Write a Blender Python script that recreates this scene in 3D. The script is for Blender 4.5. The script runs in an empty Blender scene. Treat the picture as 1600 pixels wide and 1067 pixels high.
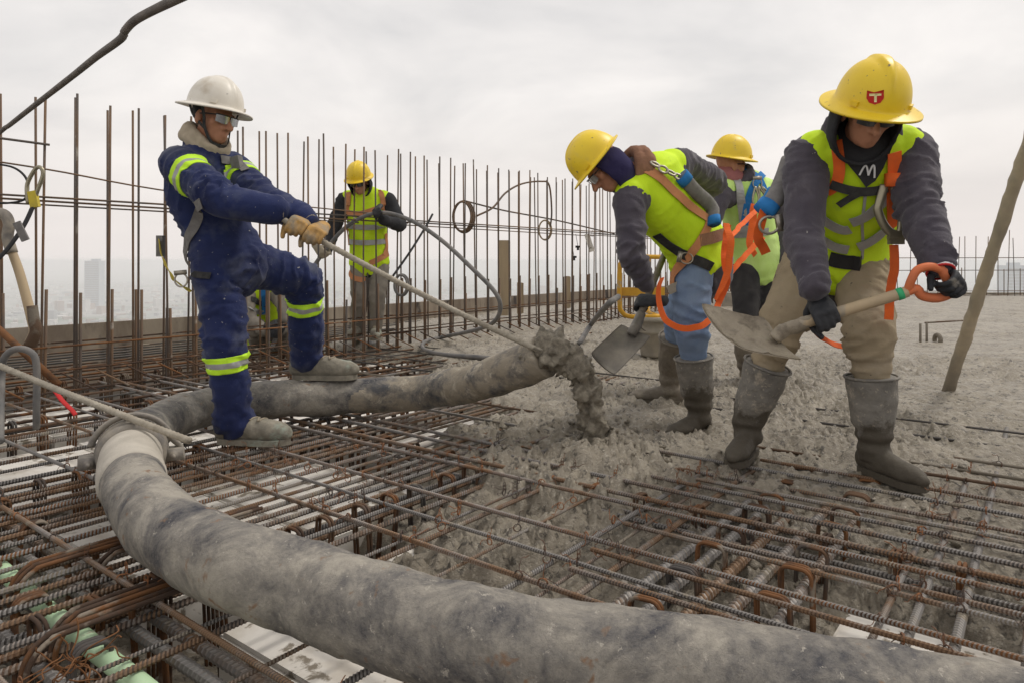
import bpy, bmesh, math, random
import numpy as np
from mathutils import Vector, Matrix
from mathutils.bvhtree import BVHTree
random.seed(7); np.random.seed(7)
scene = bpy.context.scene
COL = scene.collection
R = math.radians
V3 = lambda *a: np.array(a, dtype=float)

# ------------------------------------------------------------------ camera
CAMZ, FPX, HZ = 0.86, 1100.0, 408.0        # eye height above the mat, focal length in photo pixels, horizon row
cam = bpy.data.cameras.new('camera'); camo = bpy.data.objects.new('camera', cam); COL.objects.link(camo)
cam.sensor_width = 36; cam.lens = 36*FPX/1600; cam.shift_y = -(533.5-HZ)/1600
cam.clip_start = 0.05; cam.clip_end = 60000
camo.location = (0, 0, CAMZ); camo.rotation_euler = (R(90), 0, 0)
scene.camera = camo
def P(px, py, Y): return V3((px-800)/FPX*Y, Y, CAMZ-(py-HZ)/FPX*Y)
def G(px, py, z): return P(px, py, (CAMZ-z)*FPX/(py-HZ))

# ------------------------------------------------------------------ sky and sun
SUN_EL, SUN_AZ = R(56), R(68)
w = bpy.data.worlds.new('World'); scene.world = w; w.use_nodes = True
nt = w.node_tree; nt.nodes.clear()
def N(tree, t, **k):
    n = tree.nodes.new(t)
    for a, b in k.items(): setattr(n, a, b)
    return n
out = N(nt, 'ShaderNodeOutputWorld'); bg1 = N(nt, 'ShaderNodeBackground'); bg2 = N(nt, 'ShaderNodeBackground'); mx = N(nt, 'ShaderNodeMixShader')
sky = N(nt, 'ShaderNodeTexSky', sky_type='NISHITA'); sky.sun_disc = False; sky.sun_elevation = SUN_EL; sky.sun_rotation = SUN_AZ
sky.air_density = 2; sky.dust_density = 4
nt.links.new(sky.outputs[0], bg1.inputs[0]); bg1.inputs[1].default_value = 0.10
tc = N(nt, 'ShaderNodeTexCoord'); sep = N(nt, 'ShaderNodeSeparateXYZ'); nt.links.new(tc.outputs['Generated'], sep.inputs[0])
ad = N(nt, 'ShaderNodeMath', operation='ADD'); ad.inputs[1].default_value = 0.28
mz = N(nt, 'ShaderNodeMath', operation='MAXIMUM'); mz.inputs[1].default_value = 0.0
nt.links.new(sep.outputs[2], mz.inputs[0]); nt.links.new(mz.outputs[0], ad.inputs[0])
dx = N(nt, 'ShaderNodeMath', operation='DIVIDE'); dy = N(nt, 'ShaderNodeMath', operation='DIVIDE')
for d, o in ((dx, 0), (dy, 1)):
    nt.links.new(sep.outputs[o], d.inputs[0]); nt.links.new(ad.outputs[0], d.inputs[1])
cmb = N(nt, 'ShaderNodeCombineXYZ'); nt.links.new(dx.outputs[0], cmb.inputs[0]); nt.links.new(dy.outputs[0], cmb.inputs[1])
nz = N(nt, 'ShaderNodeTexNoise'); nz.inputs['Scale'].default_value = 1.5; nz.inputs['Detail'].default_value = 7; nz.inputs['Roughness'].default_value = 0.52
nz.inputs['Distortion'].default_value = 0.35
nt.links.new(cmb.outputs[0], nz.inputs['Vector'])
cr = N(nt, 'ShaderNodeValToRGB'); cr.color_ramp.elements[0].position = 0.33; cr.color_ramp.elements[1].position = 0.66
cr.color_ramp.elements[0].color = (0.67, 0.655, 0.655, 1); cr.color_ramp.elements[1].color = (0.97, 0.925, 0.895, 1)
nt.links.new(nz.outputs[0], cr.inputs[0])
hz = N(nt, 'ShaderNodeMapRange'); hz.inputs[1].default_value = 0.0; hz.inputs[2].default_value = 0.22
nt.links.new(sep.outputs[2], hz.inputs[0])
mc = N(nt, 'ShaderNodeMixRGB'); mc.inputs[1].default_value = (0.86, 0.80, 0.77, 1)
nt.links.new(hz.outputs[0], mc.inputs[0]); nt.links.new(cr.outputs[0], mc.inputs[2])
nt.links.new(mc.outputs[0], bg2.inputs[0]); bg2.inputs[1].default_value = 1.0
mx.inputs[0].default_value = 0.93
nt.links.new(bg1.outputs[0], mx.inputs[1]); nt.links.new(bg2.outputs[0], mx.inputs[2]); nt.links.new(mx.outputs[0], out.inputs[0])
sl = bpy.data.lights.new('sun', 'SUN'); so = bpy.data.objects.new('sun', sl); COL.objects.link(so)
sl.energy = 1.5; sl.angle = R(10); sl.color = (1, 0.95, 0.88)
sd = Vector((math.sin(SUN_AZ)*math.cos(SUN_EL), math.cos(SUN_AZ)*math.cos(SUN_EL), math.sin(SUN_EL)))
so.rotation_euler = sd.to_track_quat('Z', 'Y').to_euler()
scene.view_settings.view_transform = 'Standard'; scene.view_settings.look = 'None'
scene.view_settings.exposure = 0.1; scene.view_settings.gamma = 1
scene.cycles.volume_bounces = 2

# ------------------------------------------------------------------ numpy helpers
def _h(ix, iy, iz):
    n = (ix*374761393 + iy*668265263 + iz*1274126177) & 0xffffffff
    n = ((n ^ (n >> 13))*1103515245) & 0xffffffff
    return ((n ^ (n >> 16)) & 0xffff)/65535.0
def vnoise(p):
    i = np.floor(p).astype(np.int64); f = p-i; f = f*f*(3-2*f)
    r = 0
    for a in (0, 1):
        for b in (0, 1):
            for c in (0, 1):
                wgt = (f[:, 0] if a else 1-f[:, 0])*(f[:, 1] if b else 1-f[:, 1])*(f[:, 2] if c else 1-f[:, 2])
                r = r+wgt*_h(i[:, 0]+a, i[:, 1]+b, i[:, 2]+c)
    return r*2-1
def fbm(p, o=4, g=0.5):
    r = 0; a = 1
    for k in range(o): r = r+a*vnoise(p*(2**k)+17.3*k); a *= g
    return r
def nrm(v): v = np.asarray(v, float); return v/max(1e-9, np.linalg.norm(v))
def smooth01(x): x = np.clip(x, 0, 1); return x*x*(3-2*x)
def catmull(pts, n=8):
    pts = np.asarray(pts, float)
    if len(pts) < 3: return np.array([pts[0]+(pts[-1]-pts[0])*t for t in np.linspace(0, 1, n+1)])
    q = np.vstack([2*pts[0]-pts[1], pts, 2*pts[-1]-pts[-2]]); o = []
    for i in range(1, len(q)-2):
        a, b, c, d = q[i-1], q[i], q[i+1], q[i+2]
        for t in np.linspace(0, 1, n, endpoint=False):
            o.append(.5*(2*b+(c-a)*t+(2*a-5*b+4*c-d)*t*t+(3*b-a-3*c+d)*t**3))
    o.append(pts[-1]); return np.array(o)
def frames(pts, hint=None, closed=False):
    T = np.gradient(pts, axis=0)
    if closed: T = np.roll(pts, -1, 0)-np.roll(pts, 1, 0)
    T /= np.maximum(1e-9, np.linalg.norm(T, axis=1))[:, None]
    S = np.zeros_like(T)
    if hint is not None:
        hint = np.asarray(hint, float)
        H = np.tile(hint, (len(pts), 1)) if hint.ndim == 1 else hint
        S = H-(H*T).sum(1)[:, None]*T
        S /= np.maximum(1e-6, np.linalg.norm(S, axis=1))[:, None]
    else:
        h = V3(0, 0, 1) if abs(T[0][2]) < .9 else V3(1, 0, 0)
        s = nrm(np.cross(T[0], h)); S[0] = s
        for i in range(1, len(pts)):
            s = s-T[i]*np.dot(s, T[i]); s = nrm(s); S[i] = s
    return T, S, np.cross(T, S)
class MB:
    def __init__(s): s.v = []; s.f = []; s.m = []; s.n = 0
    def add(s, v, f, m=0):
        v = np.asarray(v, float).reshape(-1, 3)
        s.v.append(v); s.f += [tuple(int(i)+s.n for i in q) for q in f]; s.m += [m]*len(f); s.n += len(v); return s
    def tube(s, pts, rad, sides=8, cap=True, hint=None, closed=False, m=0, ry=None, bulge=False):
        pts = np.asarray(pts, float); n = len(pts); rad = np.broadcast_to(np.asarray(rad, float), (n,)).copy()
        ry = rad if ry is None else np.broadcast_to(np.asarray(ry, float), (n,)).copy()
        if bulge:      # rounded ends
            d0 = nrm(pts[0]-pts[1]); d1 = nrm(pts[-1]-pts[-2]); k = [(.95, .35), (.7, .72), (.35, .95)]
            r0, r1 = min(rad[0], ry[0]), min(rad[-1], ry[-1])
            pre = [pts[0]+d0*r0*a for a, b in k]; post = [pts[-1]+d1*r1*a for a, b in k[::-1]]
            pts = np.vstack([pre, pts, post]); rad = np.r_[[rad[0]*b for a, b in k], rad, [rad[-1]*b for a, b in k[::-1]]]
            ry = np.r_[[ry[0]*b for a, b in k], ry, [ry[-1]*b for a, b in k[::-1]]]
            if hint is not None and np.ndim(hint) == 2: hint = np.vstack([[hint[0]]*3, hint, [hint[-1]]*3])
            n = len(pts)
        T, S, U = frames(pts, hint, closed)
        th = np.linspace(0, 2*np.pi, sides, endpoint=False)
        v = pts[:, None]+rad[:, None, None]*np.cos(th)[None, :, None]*S[:, None]+ry[:, None, None]*np.sin(th)[None, :, None]*U[:, None]
        f = []
        for i in range(n if closed else n-1):
            for j in range(sides):
                a, b = i*sides+j, i*sides+(j+1) % sides; c, d = ((i+1) % n)*sides+(j+1) % sides, ((i+1) % n)*sides+j
                f.append((a, b, c, d))
        if cap and not closed:
            f.append(tuple(range(sides))[::-1]); f.append(tuple((n-1)*sides+j for j in range(sides)))
        return s.add(v.reshape(-1, 3), f, m)
    def box(s, c, sx, sy, sz, ax=None, m=0):
        ax = np.eye(3) if ax is None else np.asarray(ax, float)
        v = [np.asarray(c)+ax[0]*x*sx/2+ax[1]*y*sy/2+ax[2]*z*sz/2 for z in (-1, 1) for y in (-1, 1) for x in (-1, 1)]
        return s.add(v, [(0, 2, 3, 1), (4, 5, 7, 6), (0, 1, 5, 4), (2, 6, 7, 3), (0, 4, 6, 2), (1, 3, 7, 5)], m)
    def ell(s, c, r, ax=None, seg=14, ring=9, m=0):
        ax = np.eye(3) if ax is None else np.asarray(ax, float)
        v = []; f = []
        for i in range(ring+1):
            ph = math.pi*(i/ring); ph = min(max(ph, .04), math.pi-.04)
            for j in range(seg):
                t = 2*math.pi*j/seg
                v.append(np.asarray(c)+ax[0]*r[0]*math.sin(ph)*math.cos(t)+ax[1]*r[1]*math.sin(ph)*math.sin(t)+ax[2]*r[2]*math.cos(ph))
        for i in range(ring):
            for j in range(seg): f.append((i*seg+j, (i+1)*seg+j, (i+1)*seg+(j+1) % seg, i*seg+(j+1) % seg))
        f.append(tuple(range(seg))); f.append(tuple(ring*seg+j for j in range(seg))[::-1])
        return s.add(v, f, m)
    def arr(s): return np.vstack(s.v), s.f
def mesh(name, v, f, mats=None, mi=None, smooth=True):
    me = bpy.data.meshes.new(name); me.from_pydata(np.asarray(v).tolist(), [], f)
    for m in (mats if isinstance(mats, (list, tuple)) else [mats]):
        if m: me.materials.append(m)
    if mi is not None and len(mi) == len(me.polygons): me.polygons.foreach_set('material_index', np.array(mi, dtype=np.int32))
    if smooth: me.polygons.foreach_set('use_smooth', np.ones(len(me.polygons), dtype=bool))
    me.update(); return me
def link(name, me, parent=None, label=None, cat=None, group=None, kind=None, loc=None):
    o = bpy.data.objects.new(name, me); COL.objects.link(o)
    if parent is not None: o.parent = parent
    if loc is not None: o.location = loc
    if label: o['label'] = label
    if cat: o['category'] = cat
    if group: o['group'] = group
    if kind: o['kind'] = kind
    return o
def build(name, mb, mats, parent=None, smooth=True, **k):
    v, f = mb.arr()
    if parent is not None: v = v-np.array(ORIG.get(parent.name, (0, 0, 0)))
    return link(name, mesh(name, v, f, mats, mb.m, smooth), parent, **k)
ORIG = {}
def thing(name, loc, label, cat, group=None):
    o = link(name, None, None, label, cat, group, loc=tuple(loc)); o.empty_display_size = .1; ORIG[o.name] = tuple(loc); return o
def top(name, mb, mats, label, cat, group=None, base=None, smooth=True):
    v, f = mb.arr(); b = np.array(base) if base is not None else V3(v[:, 0].mean(), v[:, 1].mean(), v[:, 2].min())
    return link(name, mesh(name, v-b, f, mats, mb.m, smooth), None, label, cat, group, loc=tuple(b))
def remesh(mb, voxel, smooth=4, fac=.5):
    v, f = mb.arr(); me = mesh('tmp', v, f); o = bpy.data.objects.new('tmp', me); COL.objects.link(o)
    m = o.modifiers.new('r', 'REMESH'); m.mode = 'VOXEL'; m.voxel_size = voxel; m.use_smooth_shade = True
    if smooth: q = o.modifiers.new('s', 'SMOOTH'); q.factor = fac; q.iterations = smooth
    dg = bpy.context.evaluated_depsgraph_get(); dg.update()
    e = o.evaluated_get(dg).to_mesh()
    n = len(e.vertices); vv = np.empty(n*3); e.vertices.foreach_get('co', vv); nn = np.empty(n*3); e.vertices.foreach_get('normal', nn)
    ff = [tuple(p.vertices) for p in e.polygons]
    bpy.data.objects.remove(o); bpy.data.meshes.remove(me)
    return vv.reshape(-1, 3), ff, nn.reshape(-1, 3)

# ------------------------------------------------------------------ materials
def s2l(c): return tuple((x/255/12.92 if x/255 <= .04045 else ((x/255+.055)/1.055)**2.4) for x in c)
def M(name, c1, c2=None, scale=8, lo=.35, hi=.65, rough=.7, r2=None, metal=0, bump=0, bscale=40, detail=5, splat=None, sscale=6, slo=.55, shi=.62,
      splat2=None, s2scale=30, s2lo=.62, s2hi=.66, stretch=(1, 1, 1), zsplat=None, zlo=0, zhi=.3, rnd=0, coord='Object', dist=0.3, spec=.22, sheen=0, nr=.6):
    m = bpy.data.materials.new(name); m.use_nodes = True; t = m.node_tree; b = t.nodes['Principled BSDF']
    tcn = N(t, 'ShaderNodeTexCoord'); mp = N(t, 'ShaderNodeMapping'); mp.inputs['Scale'].default_value = stretch
    if coord == 'World':
        ge = N(t, 'ShaderNodeNewGeometry'); t.links.new(ge.outputs['Position'], mp.inputs[0])
    else: t.links.new(tcn.outputs[coord], mp.inputs[0])
    vec = mp.outputs[0]
    if rnd:
        oi = N(t, 'ShaderNodeObjectInfo'); va = N(t, 'ShaderNodeVectorMath', operation='ADD'); cx = N(t, 'ShaderNodeMath', operation='MULTIPLY'); cx.inputs[1].default_value = 37
        t.links.new(oi.outputs['Random'], cx.inputs[0]); t.links.new(vec, va.inputs[0]); t.links.new(cx.outputs[0], va.inputs[1]); vec = va.outputs[0]
    def noise(sc, det=detail):
        n = N(t, 'ShaderNodeTexNoise'); n.inputs['Scale'].default_value = sc; n.inputs['Detail'].default_value = det; n.inputs['Roughness'].default_value = nr
        n.inputs['Distortion'].default_value = dist; t.links.new(vec, n.inputs['Vector']); return n.outputs[0]
    def ramp(x, lo, hi):
        r = N(t, 'ShaderNodeMapRange'); r.inputs[1].default_value = lo; r.inputs[2].default_value = hi; t.links.new(x, r.inputs[0]); return r.outputs[0]
    def mix(fac, a, bcol):
        k = N(t, 'ShaderNodeMixRGB'); t.links.new(fac, k.inputs[0])
        if isinstance(a, tuple): k.inputs[1].default_value = (*a, 1)
        else: t.links.new(a, k.inputs[1])
        k.inputs[2].default_value = (*bcol, 1); return k.outputs[0]
    col = c1; fac_all = None
    if c2 is not None:
        x = noise(scale)
        if rnd:
            o2 = N(t, 'ShaderNodeMath', operation='MULTIPLY_ADD'); o2.inputs[1].default_value = rnd; o2.inputs[2].default_value = -rnd/2
            t.links.new(oi.outputs['Random'], o2.inputs[0]); a2 = N(t, 'ShaderNodeMath', operation='ADD'); t.links.new(x, a2.inputs[0]); t.links.new(o2.outputs[0], a2.inputs[1]); x = a2.outputs[0]
        col = mix(ramp(x, lo, hi), col, c2)
    if splat is not None: col = mix(ramp(noise(sscale, 8), slo, shi), col, splat)
    if splat2 is not None: col = mix(ramp(noise(s2scale, 3), s2lo, s2hi), col, splat2)
    if zsplat is not None:
        ge2 = N(t, 'ShaderNodeNewGeometry'); se = N(t, 'ShaderNodeSeparateXYZ'); t.links.new(ge2.outputs['Position'], se.inputs[0])
        nn = N(t, 'ShaderNodeMath', operation='MULTIPLY_ADD'); nn.inputs[1].default_value = .62; t.links.new(noise(8, 9), nn.inputs[0]); 
        sb = N(t, 'ShaderNodeMath', operation='SUBTRACT'); t.links.new(se.outputs[2], sb.inputs[0]); sb.inputs[1].default_value = .31
        neg = N(t, 'ShaderNodeMath', operation='MULTIPLY'); neg.inputs[1].default_value = 1; t.links.new(sb.outputs[0], neg.inputs[0])
        t.links.new(neg.outputs[0], nn.inputs[2])
        col = mix(ramp(nn.outputs[0], zhi, zlo), col, zsplat)
    if isinstance(col, tuple): b.inputs['Base Color'].default_value = (*col, 1)
    else: t.links.new(col, b.inputs['Base Color'])
    b.inputs['Metallic'].default_value = metal; b.inputs['Specular IOR Level'].default_value = spec
    if r2 is not None:
        rr = N(t, 'ShaderNodeMapRange'); rr.inputs[3].default_value = rough; rr.inputs[4].default_value = r2; t.links.new(noise(scale*2.3), rr.inputs[0]); t.links.new(rr.outputs[0], b.inputs['Roughness'])
    else: b.inputs['Roughness'].default_value = rough
    if sheen: b.inputs['Sheen Weight'].default_value = sheen
    if bump:
        bp = N(t, 'ShaderNodeBump'); bp.inputs['Distance'].default_value = bump; bp.inputs['Strength'].default_value = 1
        t.links.new(noise(bscale, 6), bp.inputs['Height']); t.links.new(bp.outputs[0], b.inputs['Normal'])
    return m
CEM = (.36, .31, .24); CEMD = (.25, .215, .165); CEML = (.47, .42, .34)
m_conc = M('wet_concrete', (.195, .167, .126), (.365, .32, .25), scale=4, spec=.45, lo=.32, hi=.68, rough=.24, r2=.6, bump=.016, bscale=60, splat=(.10, .086, .066), sscale=24, slo=.545, shi=.61, splat2=(.43, .385, .31), s2scale=70, s2lo=.58, s2hi=.66, coord='World', nr=.68)
m_stream = M('flowing_concrete', (.17, .148, .115), (.36, .32, .25), scale=30, rough=.22, r2=.5, bump=.014, bscale=75, nr=.7)
m_steel = M('rebar_steel', (.075, .068, .063), (.125, .072, .042), scale=6, lo=.46, hi=.64, rough=.5, r2=.75, metal=.1, rnd=.35, splat=(.22, .19, .15), sscale=9, slo=.6, shi=.66)
m_rust = M('rusty_rebar', (.17, .078, .033), (.065, .042, .03), scale=10, lo=.4, hi=.6, rough=.85, rnd=.3, splat=(.22, .185, .145), sscale=8, slo=.58, shi=.64)
m_rebc = M('cement_coated_rebar', (.19, .165, .13), (.105, .066, .042), scale=6, lo=.5, hi=.6, rough=.7, rnd=.3, bump=.004, bscale=70)
m_rib = M('pale_rib_steel', (.25, .235, .22), (.20, .125, .075), scale=7, lo=.45, hi=.62, rough=.42, metal=.35, rnd=.3, splat=(.27, .235, .185), sscale=9, slo=.58, shi=.64)  # paler colour on the ribs so they stand out from the grooves
m_thick = M('thick_rebar', (.34, .32, .30), (.24, .17, .12), scale=6, lo=.45, hi=.65, rough=.42, r2=.65, metal=.35, rnd=.2, splat=CEM, sscale=10, slo=.58, shi=.66)
m_wallbar = M('wall_rebar', (.10, .085, .075), (.17, .105, .062), scale=3, rough=.7, rnd=.3, splat=(.30, .27, .23), sscale=5, slo=.62, shi=.7)
m_wire = M('tie_wire', (.09, .07, .06), (.28, .12, .05), scale=20, rough=.6, rnd=.5)
m_hose = M('rubber_hose', (.05, .051, .062), (.37, .338, .285), scale=5.5, lo=.34, hi=.60, rough=.42, r2=.7, splat=(.42, .385, .33), sscale=42, slo=.60, shi=.64, splat2=(.24, .155, .10), s2scale=13, s2lo=.63, s2hi=.70, bump=.007, bscale=60, dist=.35, detail=13, nr=.76)
m_hosec = M('cement_caked_hose', (.30, .26, .20), (.09, .09, .095), scale=6, lo=.46, hi=.62, detail=12, nr=.74, rough=.6, bump=.006, bscale=30, splat=(.44, .39, .31), sscale=10, slo=.55, shi=.65)
m_sleeve = M('pale_cement_sleeve', (.50, .46, .395), (.40, .365, .31), scale=9, rough=.7, bump=.003, bscale=60)
m_steelc = M('dirty_clamp_steel', (.36, .32, .26), (.19, .175, .16), scale=12, rough=.6, bump=.003, bscale=40)
m_foam = M('white_foam', (.66, .63, .58), (.50, .45, .38), scale=5, lo=.45, hi=.7, rough=.9, splat=(.22, .19, .15), sscale=11, slo=.57, shi=.62, coord='World')
m_form = M('formwork_deck', (.045, .038, .032), (.10, .085, .068), scale=4, rough=.9, coord='World')
m_ply = M('edge_form_board', (.16, .125, .095), (.33, .28, .22), scale=2.2, rough=.85, splat=(.06, .05, .045), sscale=3, slo=.55, shi=.65, stretch=(1, 1, .4), coord='World')
m_pvc = M('green_conduit', (.42, .60, .36), (.50, .66, .44), scale=10, rough=.45, splat=CEM, sscale=8, slo=.66, shi=.7)
m_wood = M('wooden_handle', (.52, .40, .25), (.42, .33, .22), scale=6, rough=.6, stretch=(1, 1, .2), splat=CEM, sscale=9, slo=.58, shi=.66)
m_woodc = M('cement_smeared_pole', (.44, .36, .25), (.30, .26, .20), scale=5, rough=.75, bump=.004, bscale=40, zsplat=(.20, .17, .13), zlo=.05, zhi=.35)
m_timber = M('timber', (.40, .31, .20), (.28, .22, .15), scale=5, rough=.85, stretch=(1, 1, .15), splat=CEM, sscale=6, slo=.58, shi=.66)
m_rope = M('cement_caked_rope', (.42, .38, .31), (.30, .265, .21), scale=20, rough=.85, bump=.004, bscale=90)
m_cable = M('ribbed_cable', (.12, .105, .095), (.19, .165, .145), scale=14, rough=.6)
m_vib = M('grey_vibrator_hose', (.12, .12, .12), (.21, .195, .18), scale=8, rough=.6, bump=.002, bscale=80)
m_black = M('black_rubber', (.02, .02, .022), (.035, .034, .034), scale=10, rough=.5)
m_blackc = M('black_webbing', (.03, .03, .032), (.06, .058, .055), scale=30, rough=.8)
m_greyc = M('grey_webbing', (.16, .15, .145), (.22, .21, .20), scale=30, rough=.85)
m_orange = M('orange_webbing', (.85, .15, .025), (.75, .13, .03), scale=30, rough=.75, bump=.0006, bscale=500)
m_peach = M('faded_orange_webbing', (.60, .26, .12), (.48, .21, .10), scale=12, rough=.8)
m_blueweb = M('blue_webbing', (.02, .16, .42), (.03, .2, .5), scale=20, rough=.75)
m_metal = M('forged_steel', (.42, .38, .32), (.33, .30, .25), scale=14, rough=.38, metal=.7)
m_gold = M('zinc_gold_hook', (.36, .33, .24), (.28, .25, .18), scale=10, rough=.35, metal=.7)
m_blue = M('navy_coverall', (.012, .018, .066), (.017, .027, .095), scale=6, rough=.85, splat=(.10, .11, .15), sscale=4.5, slo=.52, shi=.74, splat2=(.34, .33, .31), s2scale=60, s2lo=.70, s2hi=.73, bump=.002, bscale=90, sheen=.1)
m_lime = M('lime_reflective_tape', (.55, .88, .04), rough=.55)
m_silver = M('silver_reflective_tape', (.33, .33, .33), (.42, .42, .41), scale=20, rough=.4, metal=.2)
m_hivis = M('hi_vis_vest', (.64, .88, .025), (.56, .79, .02), scale=5, rough=.7, bump=.002, bscale=60, splat=(.42, .62, .10), sscale=7, slo=.66, shi=.8)
m_hivisp = M('faded_hi_vis_vest', (.62, .84, .28), (.52, .76, .18), scale=5, rough=.7, bump=.002, bscale=60)
m_purple = M('grey_purple_sweatshirt', (.062, .054, .070), (.092, .082, .098), scale=6, rough=.95, splat=(.17, .155, .165), sscale=6, slo=.58, shi=.8, splat2=(.40, .37, .34), s2scale=45, s2lo=.73, s2hi=.76, bump=.0015, bscale=150, sheen=.2)
m_dark = M('charcoal_jacket', (.022, .022, .025), (.04, .04, .043), scale=8, rough=.9, splat2=(.3, .28, .25), s2scale=40, s2lo=.72, s2hi=.75, bump=.002, bscale=60)
m_navycl = M('navy_cloth', (.022, .018, .06), (.035, .03, .085), scale=9, rough=.95, bump=.002, bscale=60)
m_brown = M('brown_towel', (.30, .16, .10), (.22, .115, .075), scale=9, rough=.95, bump=.003, bscale=90)
m_pink = M('pink_scarf', (.38, .15, .15), (.28, .11, .11), scale=9, rough=.95, bump=.002, bscale=90)
m_sand = M('sand_collar', (.46, .39, .29), (.38, .32, .24), scale=9, rough=.95, bump=.002, bscale=120)
m_khaki = M('khaki_trousers', (.35, .28, .185), (.29, .235, .155), scale=6, rough=.9, splat=(.33, .28, .21), sscale=5, slo=.5, shi=.7, splat2=(.10, .085, .07), s2scale=22, s2lo=.70, s2hi=.72, bump=.002, bscale=90)
m_jean = M('blue_jeans', (.13, .19, .31), (.22, .29, .41), scale=5, rough=.9, splat=(.33, .33, .32), sscale=6, slo=.62, shi=.78, bump=.0015, bscale=180)
m_greytr = M('dirty_grey_trousers', (.20, .18, .155), (.28, .25, .205), scale=7, rough=.9, splat=(.08, .075, .07), sscale=4, slo=.55, shi=.7)
m_blacktr = M('black_trousers', (.025, .024, .026), (.05, .047, .046), scale=7, rough=.9)
m_boot = M('cement_covered_work_boot', (.33, .30, .24), (.17, .155, .125), scale=9, nr=.7, rough=.85, splat=(.36, .43, .36), sscale=5, slo=.55, shi=.7, bump=.004, bscale=50)
m_rubb = M('cement_caked_rubber_boot', (.14, .132, .12), (.25, .232, .20), scale=7, nr=.72, detail=10, splat2=(.33, .295, .24), s2scale=48, s2lo=.60, s2hi=.65, rough=.5, r2=.8, zsplat=(.085, .073, .056), zlo=.19, zhi=.25, splat=(.40, .35, .28), sscale=5, slo=.58, shi=.66, bump=.005, bscale=32)
m_rubd = M('dark_caked_rubber_boot', (.14, .12, .095), (.22, .19, .15), scale=8, rough=.6, bump=.008, bscale=30)
m_glove = M('black_glove', (.022, .024, .028), (.045, .046, .05), scale=14, rough=.6, splat=(.22, .20, .17), sscale=12, slo=.62, shi=.75, bump=.002, bscale=70)
m_tanglove = M('tan_leather_glove', (.52, .30, .09), (.34, .21, .09), scale=9, rough=.75, splat=(.24, .21, .16), sscale=8, slo=.5, shi=.66, bump=.002, bscale=60)
m_cuff = M('canvas_glove_cuff', (.36, .31, .23), (.28, .24, .18), scale=10, rough=.9)
m_skin = M('skin', (.47, .23, .14), (.38, .175, .105), scale=14, rough=.5, bump=.0006, bscale=220)
m_hair = M('black_hair', (.012, .011, .011), rough=.6)
m_yhel = M('yellow_hard_hat', (.84, .60, .02), (.78, .54, .02), scale=7, spec=.5, rough=.35, r2=.5, splat2=(.20, .15, .08), s2scale=46, s2lo=.665, s2hi=.69, splat=(.62, .46, .10), sscale=6, slo=.62, shi=.75)
m_whel = M('white_hard_hat', (.74, .70, .62), (.66, .61, .52), scale=8, spec=.5, rough=.4, splat2=(.22, .20, .17), s2scale=30, s2lo=.69, s2hi=.73, splat=(.55, .48, .38), sscale=7, slo=.58, shi=.72)
m_lens = M('dark_lens', (.03, .035, .04), rough=.12, spec=.8)
m_mirror = M('silver_lens', (.45, .46, .48), rough=.15, metal=.7)
m_red = M('red_print', (.50, .02, .015), rough=.5)
m_cream = M('cream_print', (.80, .72, .35), rough=.5)
m_white = M('white_print', (.75, .75, .75), rough=.7)
m_orpl = M('orange_plastic_grip', (.72, .20, .08), (.60, .19, .09), scale=10, rough=.5, splat=(.42, .33, .25), sscale=9, slo=.6, shi=.72)
m_green = M('green_band', (.05, .42, .18), rough=.5)
m_blade = M('cement_smeared_blade', (.36, .31, .235), (.27, .23, .175), scale=9, rough=.45, bump=.009, bscale=30, splat=(.19, .16, .12), sscale=14, slo=.54, shi=.66)
m_bladed = M('wet_steel_blade', (.115, .105, .092), (.20, .178, .145), scale=8, rough=.42, metal=.15, bump=.003, bscale=40)
m_yel = M('yellow_painted_steel', (.66, .36, .035), (.50, .27, .04), scale=9, rough=.55, splat=CEM, sscale=7, slo=.58, shi=.68)
m_bucket = M('cement_smeared_bucket', (.34, .30, .24), (.24, .215, .175), scale=7, rough=.8, bump=.004, bscale=40)
m_redstr = M('red_strap', (.50, .03, .03), rough=.7)
m_ybag = M('yellow_webbing', (.66, .52, .06), (.5, .4, .07), scale=12, rough=.8)
m_city = [M('city_%s' % n, c, c2, scale=.01, rough=.9, coord='World') for n, c, c2 in (('pale', (.62, .60, .57), (.45, .43, .41)), ('grey', (.33, .33, .34), (.24, .25, .26)), ('brick', (.38, .28, .23), (.3, .24, .2)))]
m_land = M('city_ground', (.20, .22, .20), (.36, .35, .33), scale=.006, rough=.95, coord='World', splat=(.10, .14, .08), sscale=.003, slo=.5, shi=.6)
m_tower = M('tower_facade', (.34, .38, .43), (.42, .45, .48), scale=.05, rough=.4)

# ------------------------------------------------------------------ the setting: land, city, slab
A2 = nrm(V3(.609, .793, 0)); B2 = V3(-A2[1], A2[0], 0); ZUP = V3(0, 0, 1)
def AB(a, b, z=0): return A2*a+B2*b+V3(0, 0, z)
def ab(p): return float(np.dot(p, A2)), float(np.dot(p, B2))
LANDZ = -190.0; HAZE = 3.0e-4
mb = MB(); mb.add([(-14000, -3000, LANDZ), (14000, -3000, LANDZ), (14000, 14000, LANDZ), (-14000, 14000, LANDZ)], [(0, 1, 2, 3)])
build('ground', mb, m_land, kind='structure', smooth=False)
mb = MB(); rs = np.random.RandomState(3)
for i in range(5200):
    y = 900+5200*rs.rand()**1.2; x = (rs.rand()-.5)*2*(y*.95+200); s = 8+26*rs.rand()**2
    h = 5+12*rs.rand()**2+(34*rs.rand() if rs.rand() < .06 else 0); an = rs.rand()*1.5; c, s_ = math.cos(an), math.sin(an)
    mb.box((x, y, LANDZ+h/2), s, s*(.6+rs.rand()), h, [(c, s_, 0), (-s_, c, 0), (0, 0, 1)], m=int(rs.choice([0, 0, 1, 2])))
c = build('far_city', mb, m_city, kind='stuff', smooth=False); c['label'] = 'pale low city blocks far below in the haze'; c['category'] = 'city'
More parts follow.
